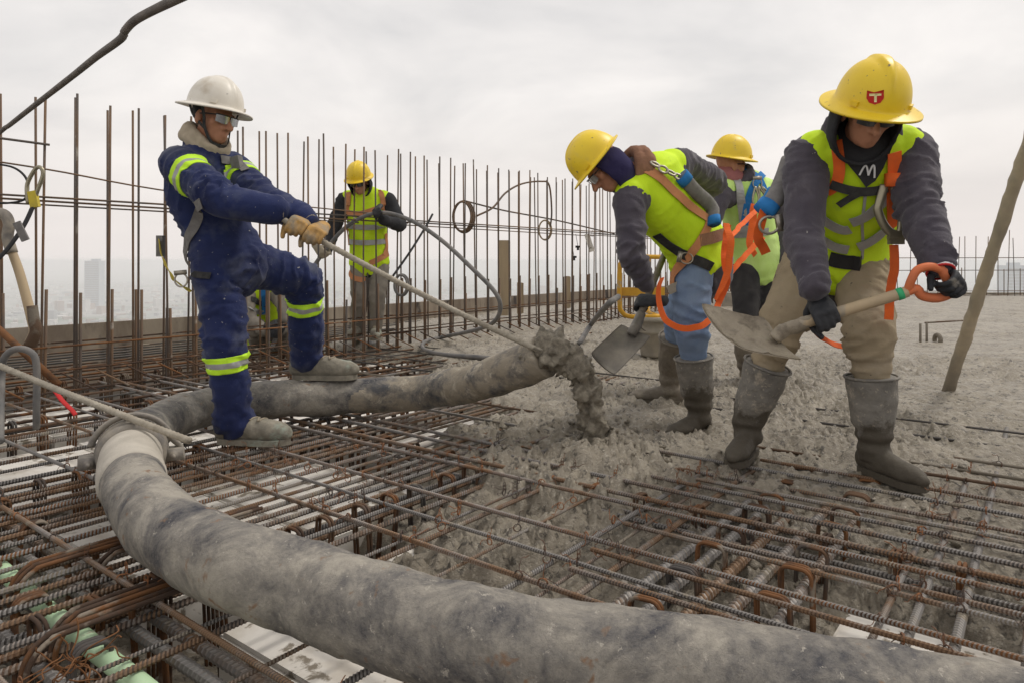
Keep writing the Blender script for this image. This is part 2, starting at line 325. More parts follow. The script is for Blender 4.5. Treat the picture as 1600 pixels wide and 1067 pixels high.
for px, Y, wd, tp, lab in ((1580, 2100, 58, 415, 'pale glass tower block far off behind the far starter bars'), (148, 2900, 60, 408, 'faint slim tower in the haze beyond the edge board'),
                           (1345, 3400, 75, 425, 'faint wide office block in the haze behind the shoveller')):
    p = P(px, tp, Y); mb = MB(); h = p[2]-LANDZ
    mb.box((p[0], Y, LANDZ+h/2), wd, wd*.7, h); mb.box((p[0]+wd*.1, Y, LANDZ+h+4), wd*.45, wd*.4, 8)
    t = top('distant_tower', mb, m_tower, lab, 'tower', 'far towers', base=(p[0], Y, LANDZ), smooth=False)
    mbw = MB()
    for k in range(int(h/9)):
        mbw.box((0, -wd*.35-.4, 5+k*9), wd*.9, 1.2, 3.5)
    build('window_band', mbw, m_city[1], t, smooth=False)

mb = MB(); mb.box((0, 5400, (LANDZ-1+7)/2), 28600, 17400, 7-(LANDZ-1)); hzo = build('haze', mb, None, kind='stuff', smooth=False)
hm = bpy.data.materials.new('haze'); hm.use_nodes = True; hm.node_tree.nodes.clear(); ho_ = N(hm.node_tree, 'ShaderNodeOutputMaterial'); pv = N(hm.node_tree, 'ShaderNodeVolumePrincipled')
pv.inputs['Color'].default_value = (.98, .98, .99, 1); pv.inputs['Density'].default_value = HAZE; pv.inputs['Anisotropy'].default_value = 0.0
hm.node_tree.links.new(pv.outputs[0], ho_.inputs['Volume']); hzo.data.materials.clear(); hzo.data.materials.append(hm)
def wallpt(t, off=0, z=0): return V3(-3.17, 4.36, z)+A2*t+B2*off     # starter bar wall runs along A
EDGE = 2.6
a0, b0 = ab(wallpt(0)); BW = b0; BE = BW+EDGE
AF = 22.0
# deck under everything (formwork), its edge board, far edge upstand
mb = MB(); z0 = -.42
cor = [AB(-3, -26, 0), AB(AF+4, -26, 0), AB(AF+4, BE, 0), AB(-3, BE, 0)]
mb.add([c+V3(0, 0, z0) for c in cor]+[c+V3(0, 0, z0-.25) for c in cor], [(0, 1, 2, 3), (7, 6, 5, 4), (0, 4, 5, 1), (1, 5, 6, 2), (2, 6, 7, 3), (3, 7, 4, 0)])
build('floor', mb, m_form, kind='structure', smooth=False)
ed = thing('edge_form', AB(4, BE, 0), 'stained plywood edge board along the slab rim behind the starter bars', 'formwork')
t0 = -3
for k in range(10):
    L = 2.44; a1 = t0+k*L; jz = rs.rand()*.015
    mb = MB(); mb.box(AB(a1+L/2, BE-.01*rs.rand(), (.215+jz-.42)/2), L-.008, .03, .635+jz, [A2, B2, ZUP])
    mb.box(AB(a1+L/2, BE+.05, .20), L-.02, .07, .045, [A2, B2, ZUP])
    build('board', mb, m_ply, ed, smooth=False)
    mb = MB(); mb.box(AB(a1+.3, BE+.07, -.1), .08, .06, .62, [A2, B2, ZUP]); build('stake', mb, m_timber, ed, smooth=False)

# foam void formers between the ribs
ABEAM = [(-.75, .45), (.72, .5), (1.93, .30), (3.15, .32), (4.4, .32), (5.6, .32)]
BBEAM = [(-.6, .4), (.78, .46), (2.35, .34), (3.9, .34), (5.45, .34)]
for i in range(len(ABEAM)-1):
    for j in range(len(BBEAM)-1):
        b_0, b_1 = ABEAM[i][0]+ABEAM[i][1]/2, ABEAM[i+1][0]-ABEAM[i+1][1]/2
        a_0, a_1 = BBEAM[j][0]+BBEAM[j][1]/2, BBEAM[j+1][0]-BBEAM[j+1][1]/2
        if b_0 > BE or (j == 0 and b_0 > 1.9): continue
        for q in range(2):
            aa0 = a_0+(a_1-a_0)/2*q+.006; aa1 = a_0+(a_1-a_0)/2*(q+1)-.006
            bm = bmesh.new(); bmesh.ops.create_cube(bm, size=1)
            bmesh.ops.scale(bm, vec=(aa1-aa0, b_1-b_0, .28), verts=bm.verts); bmesh.ops.bevel(bm, geom=bm.edges[:], offset=.012, segments=2, affect='EDGES')
            me = bpy.data.meshes.new('foam_block'); bm.to_mesh(me); bm.free(); me.materials.append(m_foam)
            ct = AB((aa0+aa1)/2, (b_0+b_1)/2, -.42+.142+rs.rand()*.004)
            o = link('foam_block', me, None, 'white foam void former block lying between the rebar ribs', 'foam block', 'foam void formers under the rebar mat', loc=tuple(ct))
            o.rotation_euler = (0, 0, math.atan2(A2[1], A2[0]))

# ------------------------------------------------------------------ wet concrete
CP = []
for z, lst in ((.03, [(700, 548), (760, 575), (850, 545), (900, 640), (1000, 640), (1100, 690), (1250, 660), (1500, 600), (1600, 580), (1000, 560), (1300, 690), (1180, 560), (1380, 690), (640, 533), (830, 610), (1420, 620), (800, 660), (990, 720), (1600, 630), (1480, 640)]),
               (.06, [(930, 695), (900, 690), (960, 690)]),
               (-.005, [(860, 745), (1080, 730), (1230, 725), (1340, 755), (1560, 680), (1480, 690), (930, 760), (790, 705), (740, 670), (1240, 760), (1420, 790), (1500, 740)]),
               (-.065, [(760, 800), (820, 850), (900, 850), (1000, 800), (1270, 810), (1440, 840), (1580, 790), (740, 850), (1530, 830), (1340, 830)]),
               (-.10, [(1150, 860), (1300, 900), (1000, 900), (1450, 880), (880, 930), (690, 830), (640, 890)]),
               (-.135, [(1450, 960), (1380, 960), (1560, 960), (1200, 990), (640, 790)]),
               (-.5, [(500, 760), (400, 700), (300, 660), (560, 900), (480, 655), (100, 640), (600, 720), (640, 690), (560, 660), (300, 600), (450, 590), (600, 590), (520, 560), (650, 1000), (1400, 1080), (900, 1067)])):
    for px, py in lst: q = G(px, py, max(z, -.2)); CP.append((q[0], q[1], z))
CP += [(x, y, .03) for x in (2.5, 5, 9, 14) for y in (5, 8, 12, 18)]+[(-.5, 9, .05), (-1, 8, .06), (2, 12, .03), (-1.6, 7.2, .06), (-3, 6, -.5), (-4, 7, -.5), (-2.4, 5.6, -.5), (-1.9, 6.4, -.1), (3, 3.4, .02), (4.5, 3.2, .02), (3.2, 2.4, -.08), (2.5, 1.6, -.3), (-3, 2, -.5), (-2, 1.2, -.5)]
CP = np.array(CP)
def conc_base(x, y):
    d = (x[:, None]-CP[None, :, 0])**2+(y[:, None]-CP[None, :, 1])**2
    d = d/(.25+.035*y[:, None]**2)
    wgt = 1/(d+.002)**2.2
    return (wgt*CP[None, :, 2]).sum(1)/wgt.sum(1)
def conc_h(x, y):
    h = np.empty(len(x))
    for i in range(0, len(x), 20000): h[i:i+20000] = conc_base(x[i:i+20000], y[i:i+20000])
    p = np.c_[x, y, np.zeros(len(x))]
    fade = np.clip(4.5/np.maximum(y, 1), .35, 1)
    wp = np.c_[vnoise(p*5+2), vnoise(p*5+40), np.zeros(len(x))]; p2 = p+.05*wp
    lum = np.abs(fbm(p2*10, 3, .55)); fine = np.abs(fbm(p2*27+5, 3, .55)); grit = vnoise(p*62+9)
    rough_z = .35+.65*smooth01((fbm(p*1.1+9, 2)+.55))
    pit = np.minimum(0, fbm(p*4.2+31, 3)+.25)
    h = h+fade*((lum-.35)*.045+(fine-.3)*.040+pit*.06+grit*.006)*rough_z+fbm(p*1.3+3, 2)*.016
    return h
def grow(a, b, s0, g):
    o = [a]; s = s0
    while o[-1] < b: o.append(o[-1]+s); s *= g
    return o
xs = np.array(sorted([-x for x in grow(1.3, 7, .011, 1.045)])+list(np.arange(-1.29, 2.6, .0092))+grow(2.6, 24, .011, 1.035))
ys = np.array(grow(1.45, 26, .0078, 1.0055))
X, Y = np.meshgrid(xs, ys); x = X.ravel(); y = Y.ravel()
hgt = conc_h(x, y); nx = len(xs)
av = x*A2[0]+y*A2[1]; bv = x*B2[0]+y*B2[1]
ok = (hgt > -.40) & (bv < BE-.03) & (av < AF-.03)
okg = ok.reshape(len(ys), nx); I = np.arange(len(x)).reshape(len(ys), nx)
fm = okg[:-1, :-1] & okg[:-1, 1:] & okg[1:, :-1] & okg[1:, 1:]
quads = np.stack([I[:-1, :-1][fm], I[:-1, 1:][fm], I[1:, 1:][fm], I[1:, :-1][fm]], 1)
used = np.unique(quads); rem = -np.ones(len(x), int); rem[used] = np.arange(len(used))
vv = np.c_[x, y, hgt][used]; qq = rem[quads]
me = bpy.data.meshes.new('wet_concrete'); me.vertices.add(len(vv)); me.vertices.foreach_set('co', vv.ravel())
me.loops.add(qq.size); me.loops.foreach_set('vertex_index', qq.ravel().astype(np.int32)); me.polygons.add(len(qq))
me.polygons.foreach_set('loop_start', np.arange(0, qq.size, 4, dtype=np.int32)); me.polygons.foreach_set('use_smooth', np.ones(len(qq), bool))
me.update(calc_edges=True); me.validate(); me.materials.append(m_conc)
link('wet_concrete', me, kind='structure')
def ch(px, py): # concrete height where the pixel ray meets it
    z = 0.0
    for _ in range(6): q = G(px, py, z); z = float(conc_h(np.array([q[0]]), np.array([q[1]]))[0]); z = max(z, -.2)
    return G(px, py, z)

# ------------------------------------------------------------------ rebar
BARS = {}
def bar_mesh(d, L, ribbed, mat):
    L = max(.25, round(L*4)/4); key = (d, L, ribbed, mat.name)
    if key in BARS: return BARS[key]
    mb = MB()
    if ribbed:
        p = max(.009, d*.62); n = int(L/p); xs_ = []; 
        for i in range(n): xs_ += [i*p, i*p+.32*p, i*p+.5*p, i*p+.82*p]
        xs_.append(n*p); S = 8; xs_ = np.array(xs_)-L/2; th = np.linspace(0, 2*np.pi, S, endpoint=False)
        prof = np.array([0, 0, 1, 1]*n+[0]); r = d/2*(.93+.19*prof)
        skew = np.where(np.abs(np.sin(th)) > .95, 0, np.cos(th))*d*.33
        v = np.stack([xs_[:, None]+skew[None, :]*np.ones_like(r)[:, None], r[:, None]*np.cos(th)[None], r[:, None]*np.sin(th)[None]], 2)
        f = [(i*S+j, i*S+(j+1) % S, (i+1)*S+(j+1) % S, (i+1)*S+j) for i in range(len(r)-1) for j in range(S)]
        f += [tuple(range(S))[::-1], tuple((len(r)-1)*S+j for j in range(S))]
        mb.add(v.reshape(-1, 3), f); mb.m = [1 if (k//S) % 4 in (1, 2) else 0 for k in range(len(f))]
    else: mb.tube([(-L/2, 0, 0), (0, 0, 0), (L/2, 0, 0)], d/2, 7)
    v, f = mb.arr(); BARS[key] = mesh('bar', v, f, [mat, m_rib] if ribbed else mat, mb.m, smooth=not ribbed); return BARS[key]
def bar(parent, p, q, d, mat, ribbed=False, name='bar'):
    p, q = np.asarray(p, float), np.asarray(q, float)
    o = link(name, bar_mesh(d, np.linalg.norm(q-p), ribbed, mat), parent)
    o.location = tuple((p+q)/2-np.array(ORIG[parent.name])); o.rotation_mode = 'QUATERNION'
    o.rotation_quaternion = Vector(q-p).to_track_quat('X', 'Z')
    return o
def hoop(wd, ht, r=.0055, n=2, gap=.013, tail=True):
    mb = MB(); rc = .025
    for k in range(n):
        pts = []
        for cx, cz, a0_ in ((wd/2-rc, -rc, 0), (-wd/2+rc, -rc, 90), (-wd/2+rc, -ht+rc, 180), (wd/2-rc, -ht+rc, 270)):
            for q in range(5):
                t = R(a0_+q*22.5); pts.append((k*gap, cx+rc*math.cos(t), cz+rc*math.sin(t)))
        mb.tube(pts, r, 6, closed=True, hint=V3(1, 0, 0))
    return mb
def wire_mesh(seed):
    r_ = np.random.RandomState(seed); mb = MB()
    for k in range(2):
        a = R(45+90*(seed % 2)); pts = []
        for t in np.linspace(0, 2*np.pi, 13): pts.append((.014*math.cos(t)*math.cos(a)+.003*k, .014*math.cos(t)*math.sin(a), .014*math.sin(t)+.004))
        mb.tube(pts, .0014, 5)
    for k in range(2):
        p = V3(0, 0, .018); pts = [p]; d = nrm(r_.randn(3)+V3(0, 0, .6))
        for q in range(5): d = nrm(d+.5*r_.randn(3)); p = p+d*.013; pts.append(p)
        mb.tube(catmull(pts, 3), .0013, 5)
    if seed % 3 == 0:
        pts = [V3(.006*math.cos(t)+.004, .01, .02+.012*math.sin(t)+.002*t) for t in np.linspace(0, 12, 22)]; mb.tube(pts, .0013, 5)
    v, f = mb.arr(); return mesh('tie_wire', v, f, m_wire)
mat_ = thing('rebar_mat', (0, 0, 0), 'tied mat of rusty reinforcing bars spread over the slab with stirrups and tie wires', 'rebar mat')
def mat_for(a, b, rr):
    p = AB(a, b); 
    if b < .9 or (p[0] > .1 and p[1] > 2.2): return m_rebc if rr < .55 else m_steel
    return m_rust if rr < .30 else m_steel
def inset(z): return z
crossA, crossB = [], []
def addA(b, z, d, a_0, a_1, mt=None, name='bar'):
    rr = rs.rand(); j = (rs.rand()-.5)*.03; p, q = AB(a_0, b+j, z), AB(a_1, b-j, z+(rs.rand()-.5)*.01)
    near = min(p[1], q[1]) < 3.2 and b < 4.2
    bar(mat_, p, q, d, mt or mat_for((a_0+a_1)/2, b, rr), near, name)
def addB(a, z, d, b_0, b_1, mt=None, name='bar'):
    rr = rs.rand(); j = (rs.rand()-.5)*.05; p, q = AB(a+j, b_0-.15*rs.rand(), z+.006*rs.rand()), AB(a-j, b_1, z+(rs.rand()-.5)*.02)
    bar(mat_, p, q, d, mt or mat_for(a, (b_0+b_1)/2, rr), a < 3.2, name)
# top layer bars running with the wall (A)
b = 1.98; AL = []
while b < BE-.1:
    d = .018 if rs.rand() < .65 else .014; AL.append((b, d)); b += (.058+.05*rs.rand()) if b < 3.2 else (.14+.1*rs.rand())
for b, d in AL:
    addA(b, -.012, d, -.6, 6.2+rs.rand()*1.5); crossA.append(b)
for b, d in ((1.86, .016), (1.61, .010), (1.56, .016), (1.36, .010), (1.15, .016), (1.07, .010), (.99, .018), (.33, .016), (.27, .02), (.18, .022), (.05, .016), (-.02, .016), (-.2, .016), (-.42, .016), (-.66, .016), (-.9, .016), (-1.2, .016), (-1.5, .016)):
    addA(b, -.014, d, .5, 4.2 if b > .9 else 4.9); crossA.append(b)
# top layer bars across (B)
BLIST = [(-.1, .016), (.22, .012), (.5, .016), (.86, .014), (1.2, .014), (1.53, .014), (1.70, .012), (1.877, .014), (2.22, .014), (2.30, .016), (2.44, .016), (2.56, .014), (2.9, .014), (3.25, .014), (3.6, .014), (3.95, .014), (4.3, .012), (4.65, .012), (5.0, .012), (5.35, .012)]
for a, d in BLIST:
    addB(a, .004, d, -1.9 if a > 1.3 else .8, min(BE-.1, 5.4)); crossB.append(a)
for a in (1.66, 1.80, 2.05, 2.13, 2.66, 2.75, 3.05, 3.42):
    addB(a, .003, .014, -2.1, .96+rs.rand()*.25); crossB.append(a)
# thick rib bars under the mat
for b, wd in ABEAM:
    if b < -.2: continue
    offs = (-.17, -.06, .03, .12, .19) if wd > .4 else (-.09, 0, .08)
    for o_ in offs:
        dd = .032 if wd > .4 else .02
        addA(b+o_, -.05-rs.rand()*.012, dd, -.4+rs.rand()*.3, 4.6, m_thick if wd > .4 else m_steel, 'main_bar')
        addA(b+o_*.9, -.36, .02, -.4, 4.6, m_rust, 'main_bar')
for a, wd in BBEAM:
    if a < 0: continue
    for o_ in ((-.14, -.05, .05, .13) if wd > .4 else (-.11, -.03, .04, .11)):
        addB(a+o_, -.052-rs.rand()*.012-(.03 if wd > .4 else 0), .03 if wd > .4 else .018, -1.8 if a > 1.5 else 1.0, min(BE-.1, 5.2), m_thick if wd > .4 else m_steel, 'main_bar')
        addB(a+o_*.9, -.37, .018, -1.8 if a > 1.5 else 1.0, min(BE-.1, 5.2), m_rust, 'main_bar')
# stirrups round the ribs
HM = {}
def stirrup(p, ang, wd, ht, n):
    k = (round(wd, 2), n, round(ht, 2))
    if k not in HM: v, f = hoop(wd, ht, n=n).arr(); HM[k] = [mesh('stirrup', v, f, m_rust), mesh('stirrup', v, f, m_steel)]
    o = link('stirrup', HM[k][0 if rs.rand() < .75 else 1], mat_); o.location = tuple(p); o.rotation_euler = ((rs.rand()-.5)*.14, (rs.rand()-.5)*.12, ang+(rs.rand()-.5)*.1)
angA = math.atan2(A2[1], A2[0]); ns = 0
for b, wd in ABEAM:
    if b < -.8: continue
    a = .2
    while a < 4.4:
        for o_ in ((-.15, .1) if wd > .4 else (0,)):
            p = AB(a+rs.rand()*.03, b+o_, .004)
            if p[1] > .9 and not (p[1] > 3.0 and p[0] > .1): stirrup(p, angA, .085 if wd > .4 else .075, .38, 3 if rs.rand() < .4 else 2); ns += 1
        a += .18+.04*rs.rand() if b < 1.5 else .125+.03*rs.rand()
for a, wd in BBEAM:
    if a < 0 or a > 4: continue
    b = -1.2 if a > 1.5 else 1.1
    while b < 4.2:
        for o_ in ((-.1, .1) if wd > .4 else (0,)):
            p = AB(a+o_, b+rs.rand()*.03, .002)
            if p[1] > .9 and not (p[1] > 3.1 and p[0] > 0) and not (a < 1 and rs.rand() < .5): stirrup(p, angA+R(90), .075 if wd > .4 else .07, .38, 3 if (wd > .4 and rs.rand() < .6) else 2); ns += 1
        b += .17+.05*rs.rand()
# tie wires at the crossings you can see
WM = [wire_mesh(k) for k in range(6)]; cnt = 0; cand = []
for a in crossB:
    for b in crossA:
        p = AB(a, b, .004)
        if 1.2 < p[1] < 4.3 and abs(p[0]/p[1]) < .78 and not (p[1] > 3.0 and p[0] > .05): cand.append((p[1], p))
rs.shuffle(cand); cand = [c for i, c in enumerate(sorted(cand, key=lambda c: c[0])) if i < 330 and rs.rand() < .6][:220]
for _, p in cand:
    o = link('tie_wire', WM[rs.randint(6)], mat_); o.location = tuple(p); o.rotation_euler = (0, 0, rs.rand()*6.3); o.scale = (.7+.35*rs.rand(),)*3
# hooked rebar bundle ends near the green conduit (image lower left)
for (px, py, n) in ((40, 905, 3), (105, 985, 3), (60, 1020, 2), (165, 880, 2)):
    c = G(px, py, .0)
    for k in range(n):
        pts = [c+A2*(.5)+B2*(.021*k+.006*math.sin(7*k))+V3(0, 0, .02)]
        pts += [c+A2*(.25-.0)+B2*(.021*k+.006*math.sin(7*k))+V3(0, 0, .022)]
        for t in np.linspace(90, 250, 9): pts.append(c+A2*(.05+.075*math.cos(R(t)))+B2*(.021*k+.006*math.sin(7*k))+V3(0, 0, -.055+.078*math.sin(R(t))))
        pts.append(c+A2*.02+B2*.017*k+V3(0, 0, -.2))
        mb = MB(); mb.tube(catmull(pts, 3), .0065, 7); build('hooked_bar', mb, m_rust, mat_)
pts = [c for c in [G(115, 1040, .0)+V3(.0, 0, .0)]]
mb = MB(); c0 = G(120, 1035, .01)
for k in range(16):
    q = [c0]; d = nrm(rs.randn(3)*V3(1, 1, .5))
    for i in range(6): d = nrm(d+.6*rs.randn(3)); q.append(q[-1]+d*.022)
    mb.tube(catmull(q, 3), .0016, 5)
build('tie_wire_bundle', mb, m_rust, mat_)

# green conduit under the bars
g0, g1 = G(-60, 838, -.05), G(330, 1165, -.05)
mb = MB(); pts = catmull([g0+(g1-g0)*t+V3(0, 0, .004*math.sin(9*t)) for t in np.linspace(0, 1, 12)], 3); rr = np.full(len(pts), .023)
rr[18:22] = .0265; mb.tube(pts, rr, 14)
top('conduit', mb, m_pvc, 'pale green plastic conduit running under the rebar beside the thick hose', 'pipe')

# ------------------------------------------------------------------ starter bar wall
wl = thing('starter_bar_wall', wallpt(4), 'long double row of tall rusty starter bars tied with rails behind the crew', 'rebar wall')
t = -.6; k = 0
while t < 15.5:
    for off, dt in ((0, 0), (.2, .06)):
        hh = 1.95+.10*(rs.rand()-.5)+(.06 if k % 5 == 0 else 0); j = (rs.rand()-.5)*.07; j2 = (rs.rand()-.5)*.05
        tt = t+dt+(rs.rand()-.5)*.04
        bar(wl, wallpt(tt, off, -.3), wallpt(tt+j, off+j2, hh), .016, m_wallbar, False, 'vertical_bar')
        if off == 0 or rs.rand() < .5:
            sh = .55+.12*rs.rand(); bar(wl, wallpt(tt+.022, off, -.3), wallpt(tt+.022+.5*j, off+j2*.3, sh), .02, m_wallbar, False, 'starter_bar')
    k += 1; t += .205
for off, z, d in ((-.012, .30, .014), (.212, .30, .012), (-.012, .147, .014), (.212, .147, .012), (-.012, .01, .014), (-.012, 1.245, .014), (-.026, 1.27, .014), (.212, 1.235, .012), (.012, .62, .0)):
    if d:
        for s_ in range(4): bar(wl, wallpt(-.8+s_*4, off, z+(rs.rand()-.5)*.012), wallpt(3.5+s_*4, off+.008, z+(rs.rand()-.5)*.02), d, m_wallbar if z > .5 else m_rust, False, 'rail')
t = -.3
while t < 10:
    bar(wl, wallpt(t-.03, -.02, .16), wallpt(t+.18, -.26, .0), .012, m_rust if rs.rand() < .6 else m_wallbar, False, 'link_bar'); t += .205
bar(wl, wallpt(-.7, -.03, 1.63), wallpt(.22, -.03, 1.61), .016, m_wallbar, False, 'rail')
mb = MB(); mb.tube(catmull([wallpt(-.6, -.04, 1.50), wallpt(.2, -.05, 1.45), wallpt(1.2, -.04, 1.36), wallpt(3.4, -.04, 1.30)], 6), .006, 6); build('loose_wire', mb, m_wallbar, wl)
# far wall of starter bars
fw = thing('far_starter_bar_wall', (6, 17, 0), 'distant row of thin starter bars along the far slab edge', 'rebar wall')
x_ = 5.0
while x_ < 15:
    bar(fw, (x_, 17, -.1), (x_+(rs.rand()-.5)*.08, 17+(rs.rand()-.5)*.1, 1.42+.14*rs.rand()), .018, m_wallbar, False, 'vertical_bar')
    if rs.rand() < .6: bar(fw, (x_+.05, 17.2, -.1), (x_+.05, 17.2, .6+.2*rs.rand()), .02, m_wallbar, False, 'starter_bar')
    x_ += .17+.12*rs.rand()
for z in (.92, .62, .12, .02): bar(fw, (4.8, 16.97, z), (15.2, 16.97, z+.02), .018, m_wallbar, False, 'rail')
# right rim of the slab beyond the far bars
mb = MB(); mb.box((9, 17.6, -.1), 14, .25, .34); build('slab_rim', mb, m_conc, kind='structure', smooth=False)

# wall odds: coils, hanging wires, timber posts
def ring_thing(name, px, py, t, r1, rw, n, mat, lab, cat):
    p = P(px, py, t); mb = MB()
    for k in range(n):
        pts = [p+V3(math.cos(u)*r1*(.62+.05*k)+.01*k, .02*k+.01*math.sin(3*u), math.sin(u)*r1*(1+.04*k)) for u in np.linspace(0, 2*np.pi, 24, endpoint=False)]
        mb.tube(pts, rw, 6, closed=True)
    return top(name, mb, mat, lab, cat)
ring_thing('wire_coil', 722, 339, 7.9, .165, .013, 3, m_wallbar, 'rusty coil of thick wire hung over the upper rail', 'wire coil')
ring_thing('wire_coil', 851, 360, 9.6, .13, .011, 2, m_timber, 'small tan coil hung on the starter bars right of the timber post', 'wire coil')
ring_thing('wire_coil', 626, 446, 6.9, .10, .012, 2, m_vib, 'small grey coil hung low beside the worker holding the hose', 'wire coil')
def wire_thing(name, pts, r, mat, lab, cat='wire'):
    mb = MB(); mb.tube(catmull(pts, 8), r, 6); return top(name, mb, mat, lab, cat)
wire_thing('bent_wire', [P(745, 338, 8.2), P(770, 325, 8.4), P(790, 302, 8.7), P(815, 288, 9), P(845, 284, 9.2), P(858, 290, 9.3), P(862, 330, 9.4), P(860, 355, 9.4)], .012, m_wallbar, 'bent wire arching above the rail between the starter bars')
wire_thing('slack_wire', [P(728, 315, 7.9), P(790, 330, 8.7), P(870, 345, 9.7), P(960, 366, 10.6)], .010, m_wallbar, 'slack wire strung from the big coil along the rail')
wire_thing('slack_wire', [P(608, 440, 6.7), P(640, 395, 6.9), P(665, 355, 7.1), P(676, 335, 7.2)], .011, m_black, 'dark wire slanting up from the low grey coil to the rail')
for px, y0, y1, Yd, wd, lab in ((787, 376, 472, 10.4, .15, 'tall weathered timber post standing behind the starter bars'), (812, 442, 470, 10.8, .08, 'short timber stub beside the tall timber post'),
                                (886, 432, 463, 11.6, .08, 'short timber stub on the slab edge near the hanging tan block')):
    tp, bt = P(px, y0, Yd), P(px, y1, Yd); mb = MB(); mb.box((tp+bt)/2+V3(0, 0, -.1), wd, .09, tp[2]-bt[2]+.2); 
    mb.box((tp+bt)/2+V3(wd*.55, .02, -.1), .03, .06, (tp[2]-bt[2]+.2)*.97)
    top('timber_post', mb, m_timber, lab, 'timber', 'timber posts behind the bars', smooth=False)
mb = MB(); mb.box(P(921, 380, 10), .07, .04, .26, [nrm((1, 0, .3)), (0, 1, 0), nrm((-.3, 0, 1))]); mb.tube([P(924, 366, 10), P(926, 360, 10)], .005, 5)
top('hanging_block', mb, m_foam, 'pale block hanging by wire from the rail of the starter bars', 'block', smooth=False)
for px, py in ((903, 386), (897, 402)):
    mb = MB(); c_ = P(px, py, 10); mb.box(c_, .07, .04, .03); mb.box(c_+V3(0, 0, -.02), .03, .05, .06); mb.tube([c_, c_+V3(-.03, 0, .18)], .004, 5)
    top('rail_clamp', mb, m_black, 'small dark clamp hanging on a wire from the rail', 'clamp', 'dangling clamps', smooth=False)

# ------------------------------------------------------------------ concrete hose
HZ_ = .125
def hp(px, py, z=HZ_): return G(px, py, z)
hose_pts = [hp(2050, 1230), hp(1600, 1150), hp(1350, 1100), hp(1100, 1058), hp(800, 1010), hp(620, 968), hp(470, 915), hp(355, 878), hp(262, 828), hp(212, 765), hp(205, 715), hp(222, 678), hp(275, 650), hp(340, 632), hp(430, 624), hp(560, 618), P(660, 612, 3.85), P(740, 598, 3.6), P(800, 578, 3.42), P(850, 556, 3.32)]
hc = catmull(hose_pts, 9); HR = .098
hs = thing('concrete_hose', hose_pts[4]*V3(1, 1, 0), 'thick grey rubber hose caked in cement snaking over the rebar mat', 'hose')
cl = 9*10+2                                    # coupling sits here
def tube_noise(pts, r, sides, amp, fr, seed, cap=True):
    m = MB(); m.tube(pts, r, sides, cap=cap); v, f = m.arr(); c = np.repeat(pts, sides, 0); d = v-c; L = np.linalg.norm(d, axis=1)[:, None]
    L = np.maximum(L, 1e-6); v = c+d/L*(L+amp*fbm(v*fr+seed, 4)[:, None]); m2 = MB(); m2.add(v, f); return m2
def resamp(pts, step):
    s = np.r_[0, np.cumsum(np.linalg.norm(np.diff(pts, axis=0), axis=1))]; n = max(3, int(s[-1]/step)); u = np.linspace(0, s[-1], n)
    return np.stack([np.interp(u, s, pts[:, i]) for i in range(3)], 1)
body1 = resamp(hc[:cl+1], .012); n1 = len(body1)
build('hose_body', tube_noise(body1, HR, 48, .0055, 13, 1), m_hose, hs)
body2 = resamp(hc[cl:], .014); n2 = len(body2)
rr = np.full(n2, HR*.97); e = int(n2*.78); rr[e:] += .006*np.linspace(0, 1, n2-e)
o = build('hose_tail', tube_noise(body2, rr, 48, .008, 10, 5), [m_hose, m_hosec], hs); o['label'] = 'pouring end of the hose, thickly caked in cement'
pc = np.array([sum((hc[0]*0 for _ in ()), V3(0, 0, 0))]); mi = [0]*len(o.data.polygons)
for i, p in enumerate(o.data.polygons):
    s = (i//48)/n2; mi[i] = 1 if s+.05*math.sin(i*.13) > .60 else 0
o.data.polygons.foreach_set('material_index', np.array(mi, np.int32))
# coupling
ct = nrm(hc[cl+1]-hc[cl-1]); cp = hc[cl]
def lathe_along(c, t, prof, sides=40):
    m = MB(); m.tube([c+t*x for x, r in prof], [r for x, r in prof], sides); return m
m = lathe_along(cp, ct, [(-.062, HR+.001), (-.06, HR+.007), (-.055, HR+.02), (-.035, HR+.024), (-.03, HR+.012), (-.02, HR+.012), (-.018, HR+.03), (.022, HR+.03), (.026, HR+.012), (.04, HR+.012), (.045, HR+.024), (.06, HR+.02), (.065, HR+.006), (.15, HR+.006), (.155, HR)])
build('coupling', m, m_steelc, hs)
j0, j1 = cl-9, cl-2; pp = resamp(hc[j0:j1+1], .01); m = MB(); rr = np.full(len(pp), HR+.009); rr[0] = HR-.002; rr[1] = HR+.006; m.tube(pp, rr, 40); build('sleeve', m, m_sleeve, hs)
sd_ = nrm(np.cross(ct, ZUP)); up_ = np.cross(sd_, ct)
if sd_[0] < 0: sd_ = -sd_
mb = MB(); pts = [cp+ct*.0+(sd_*math.cos(u)+up_*math.sin(u))*(HR+.045) for u in np.linspace(R(165), R(15), 16)]
pts += [cp+sd_*(HR+.07)+up_*.0+ct*.01, cp+sd_*(HR+.075)-up_*.05]
mb.tube(catmull(pts, 3), .017, 8, ry=.011); build('clamp_lever', mb, m_steelc, hs)
for s in (-1, 1):
    mb = MB(); c_ = cp+sd_*s*(HR+.045)-up_*.02; mb.box(c_, .07, .06, .045, [sd_, ct, up_]); mb.tube([c_-ct*.05, c_+ct*.05], .018, 10); mb.tube([c_-ct*.06, c_+ct*.06], .009, 8)
    build('clamp_lug', mb, m_steelc, hs)

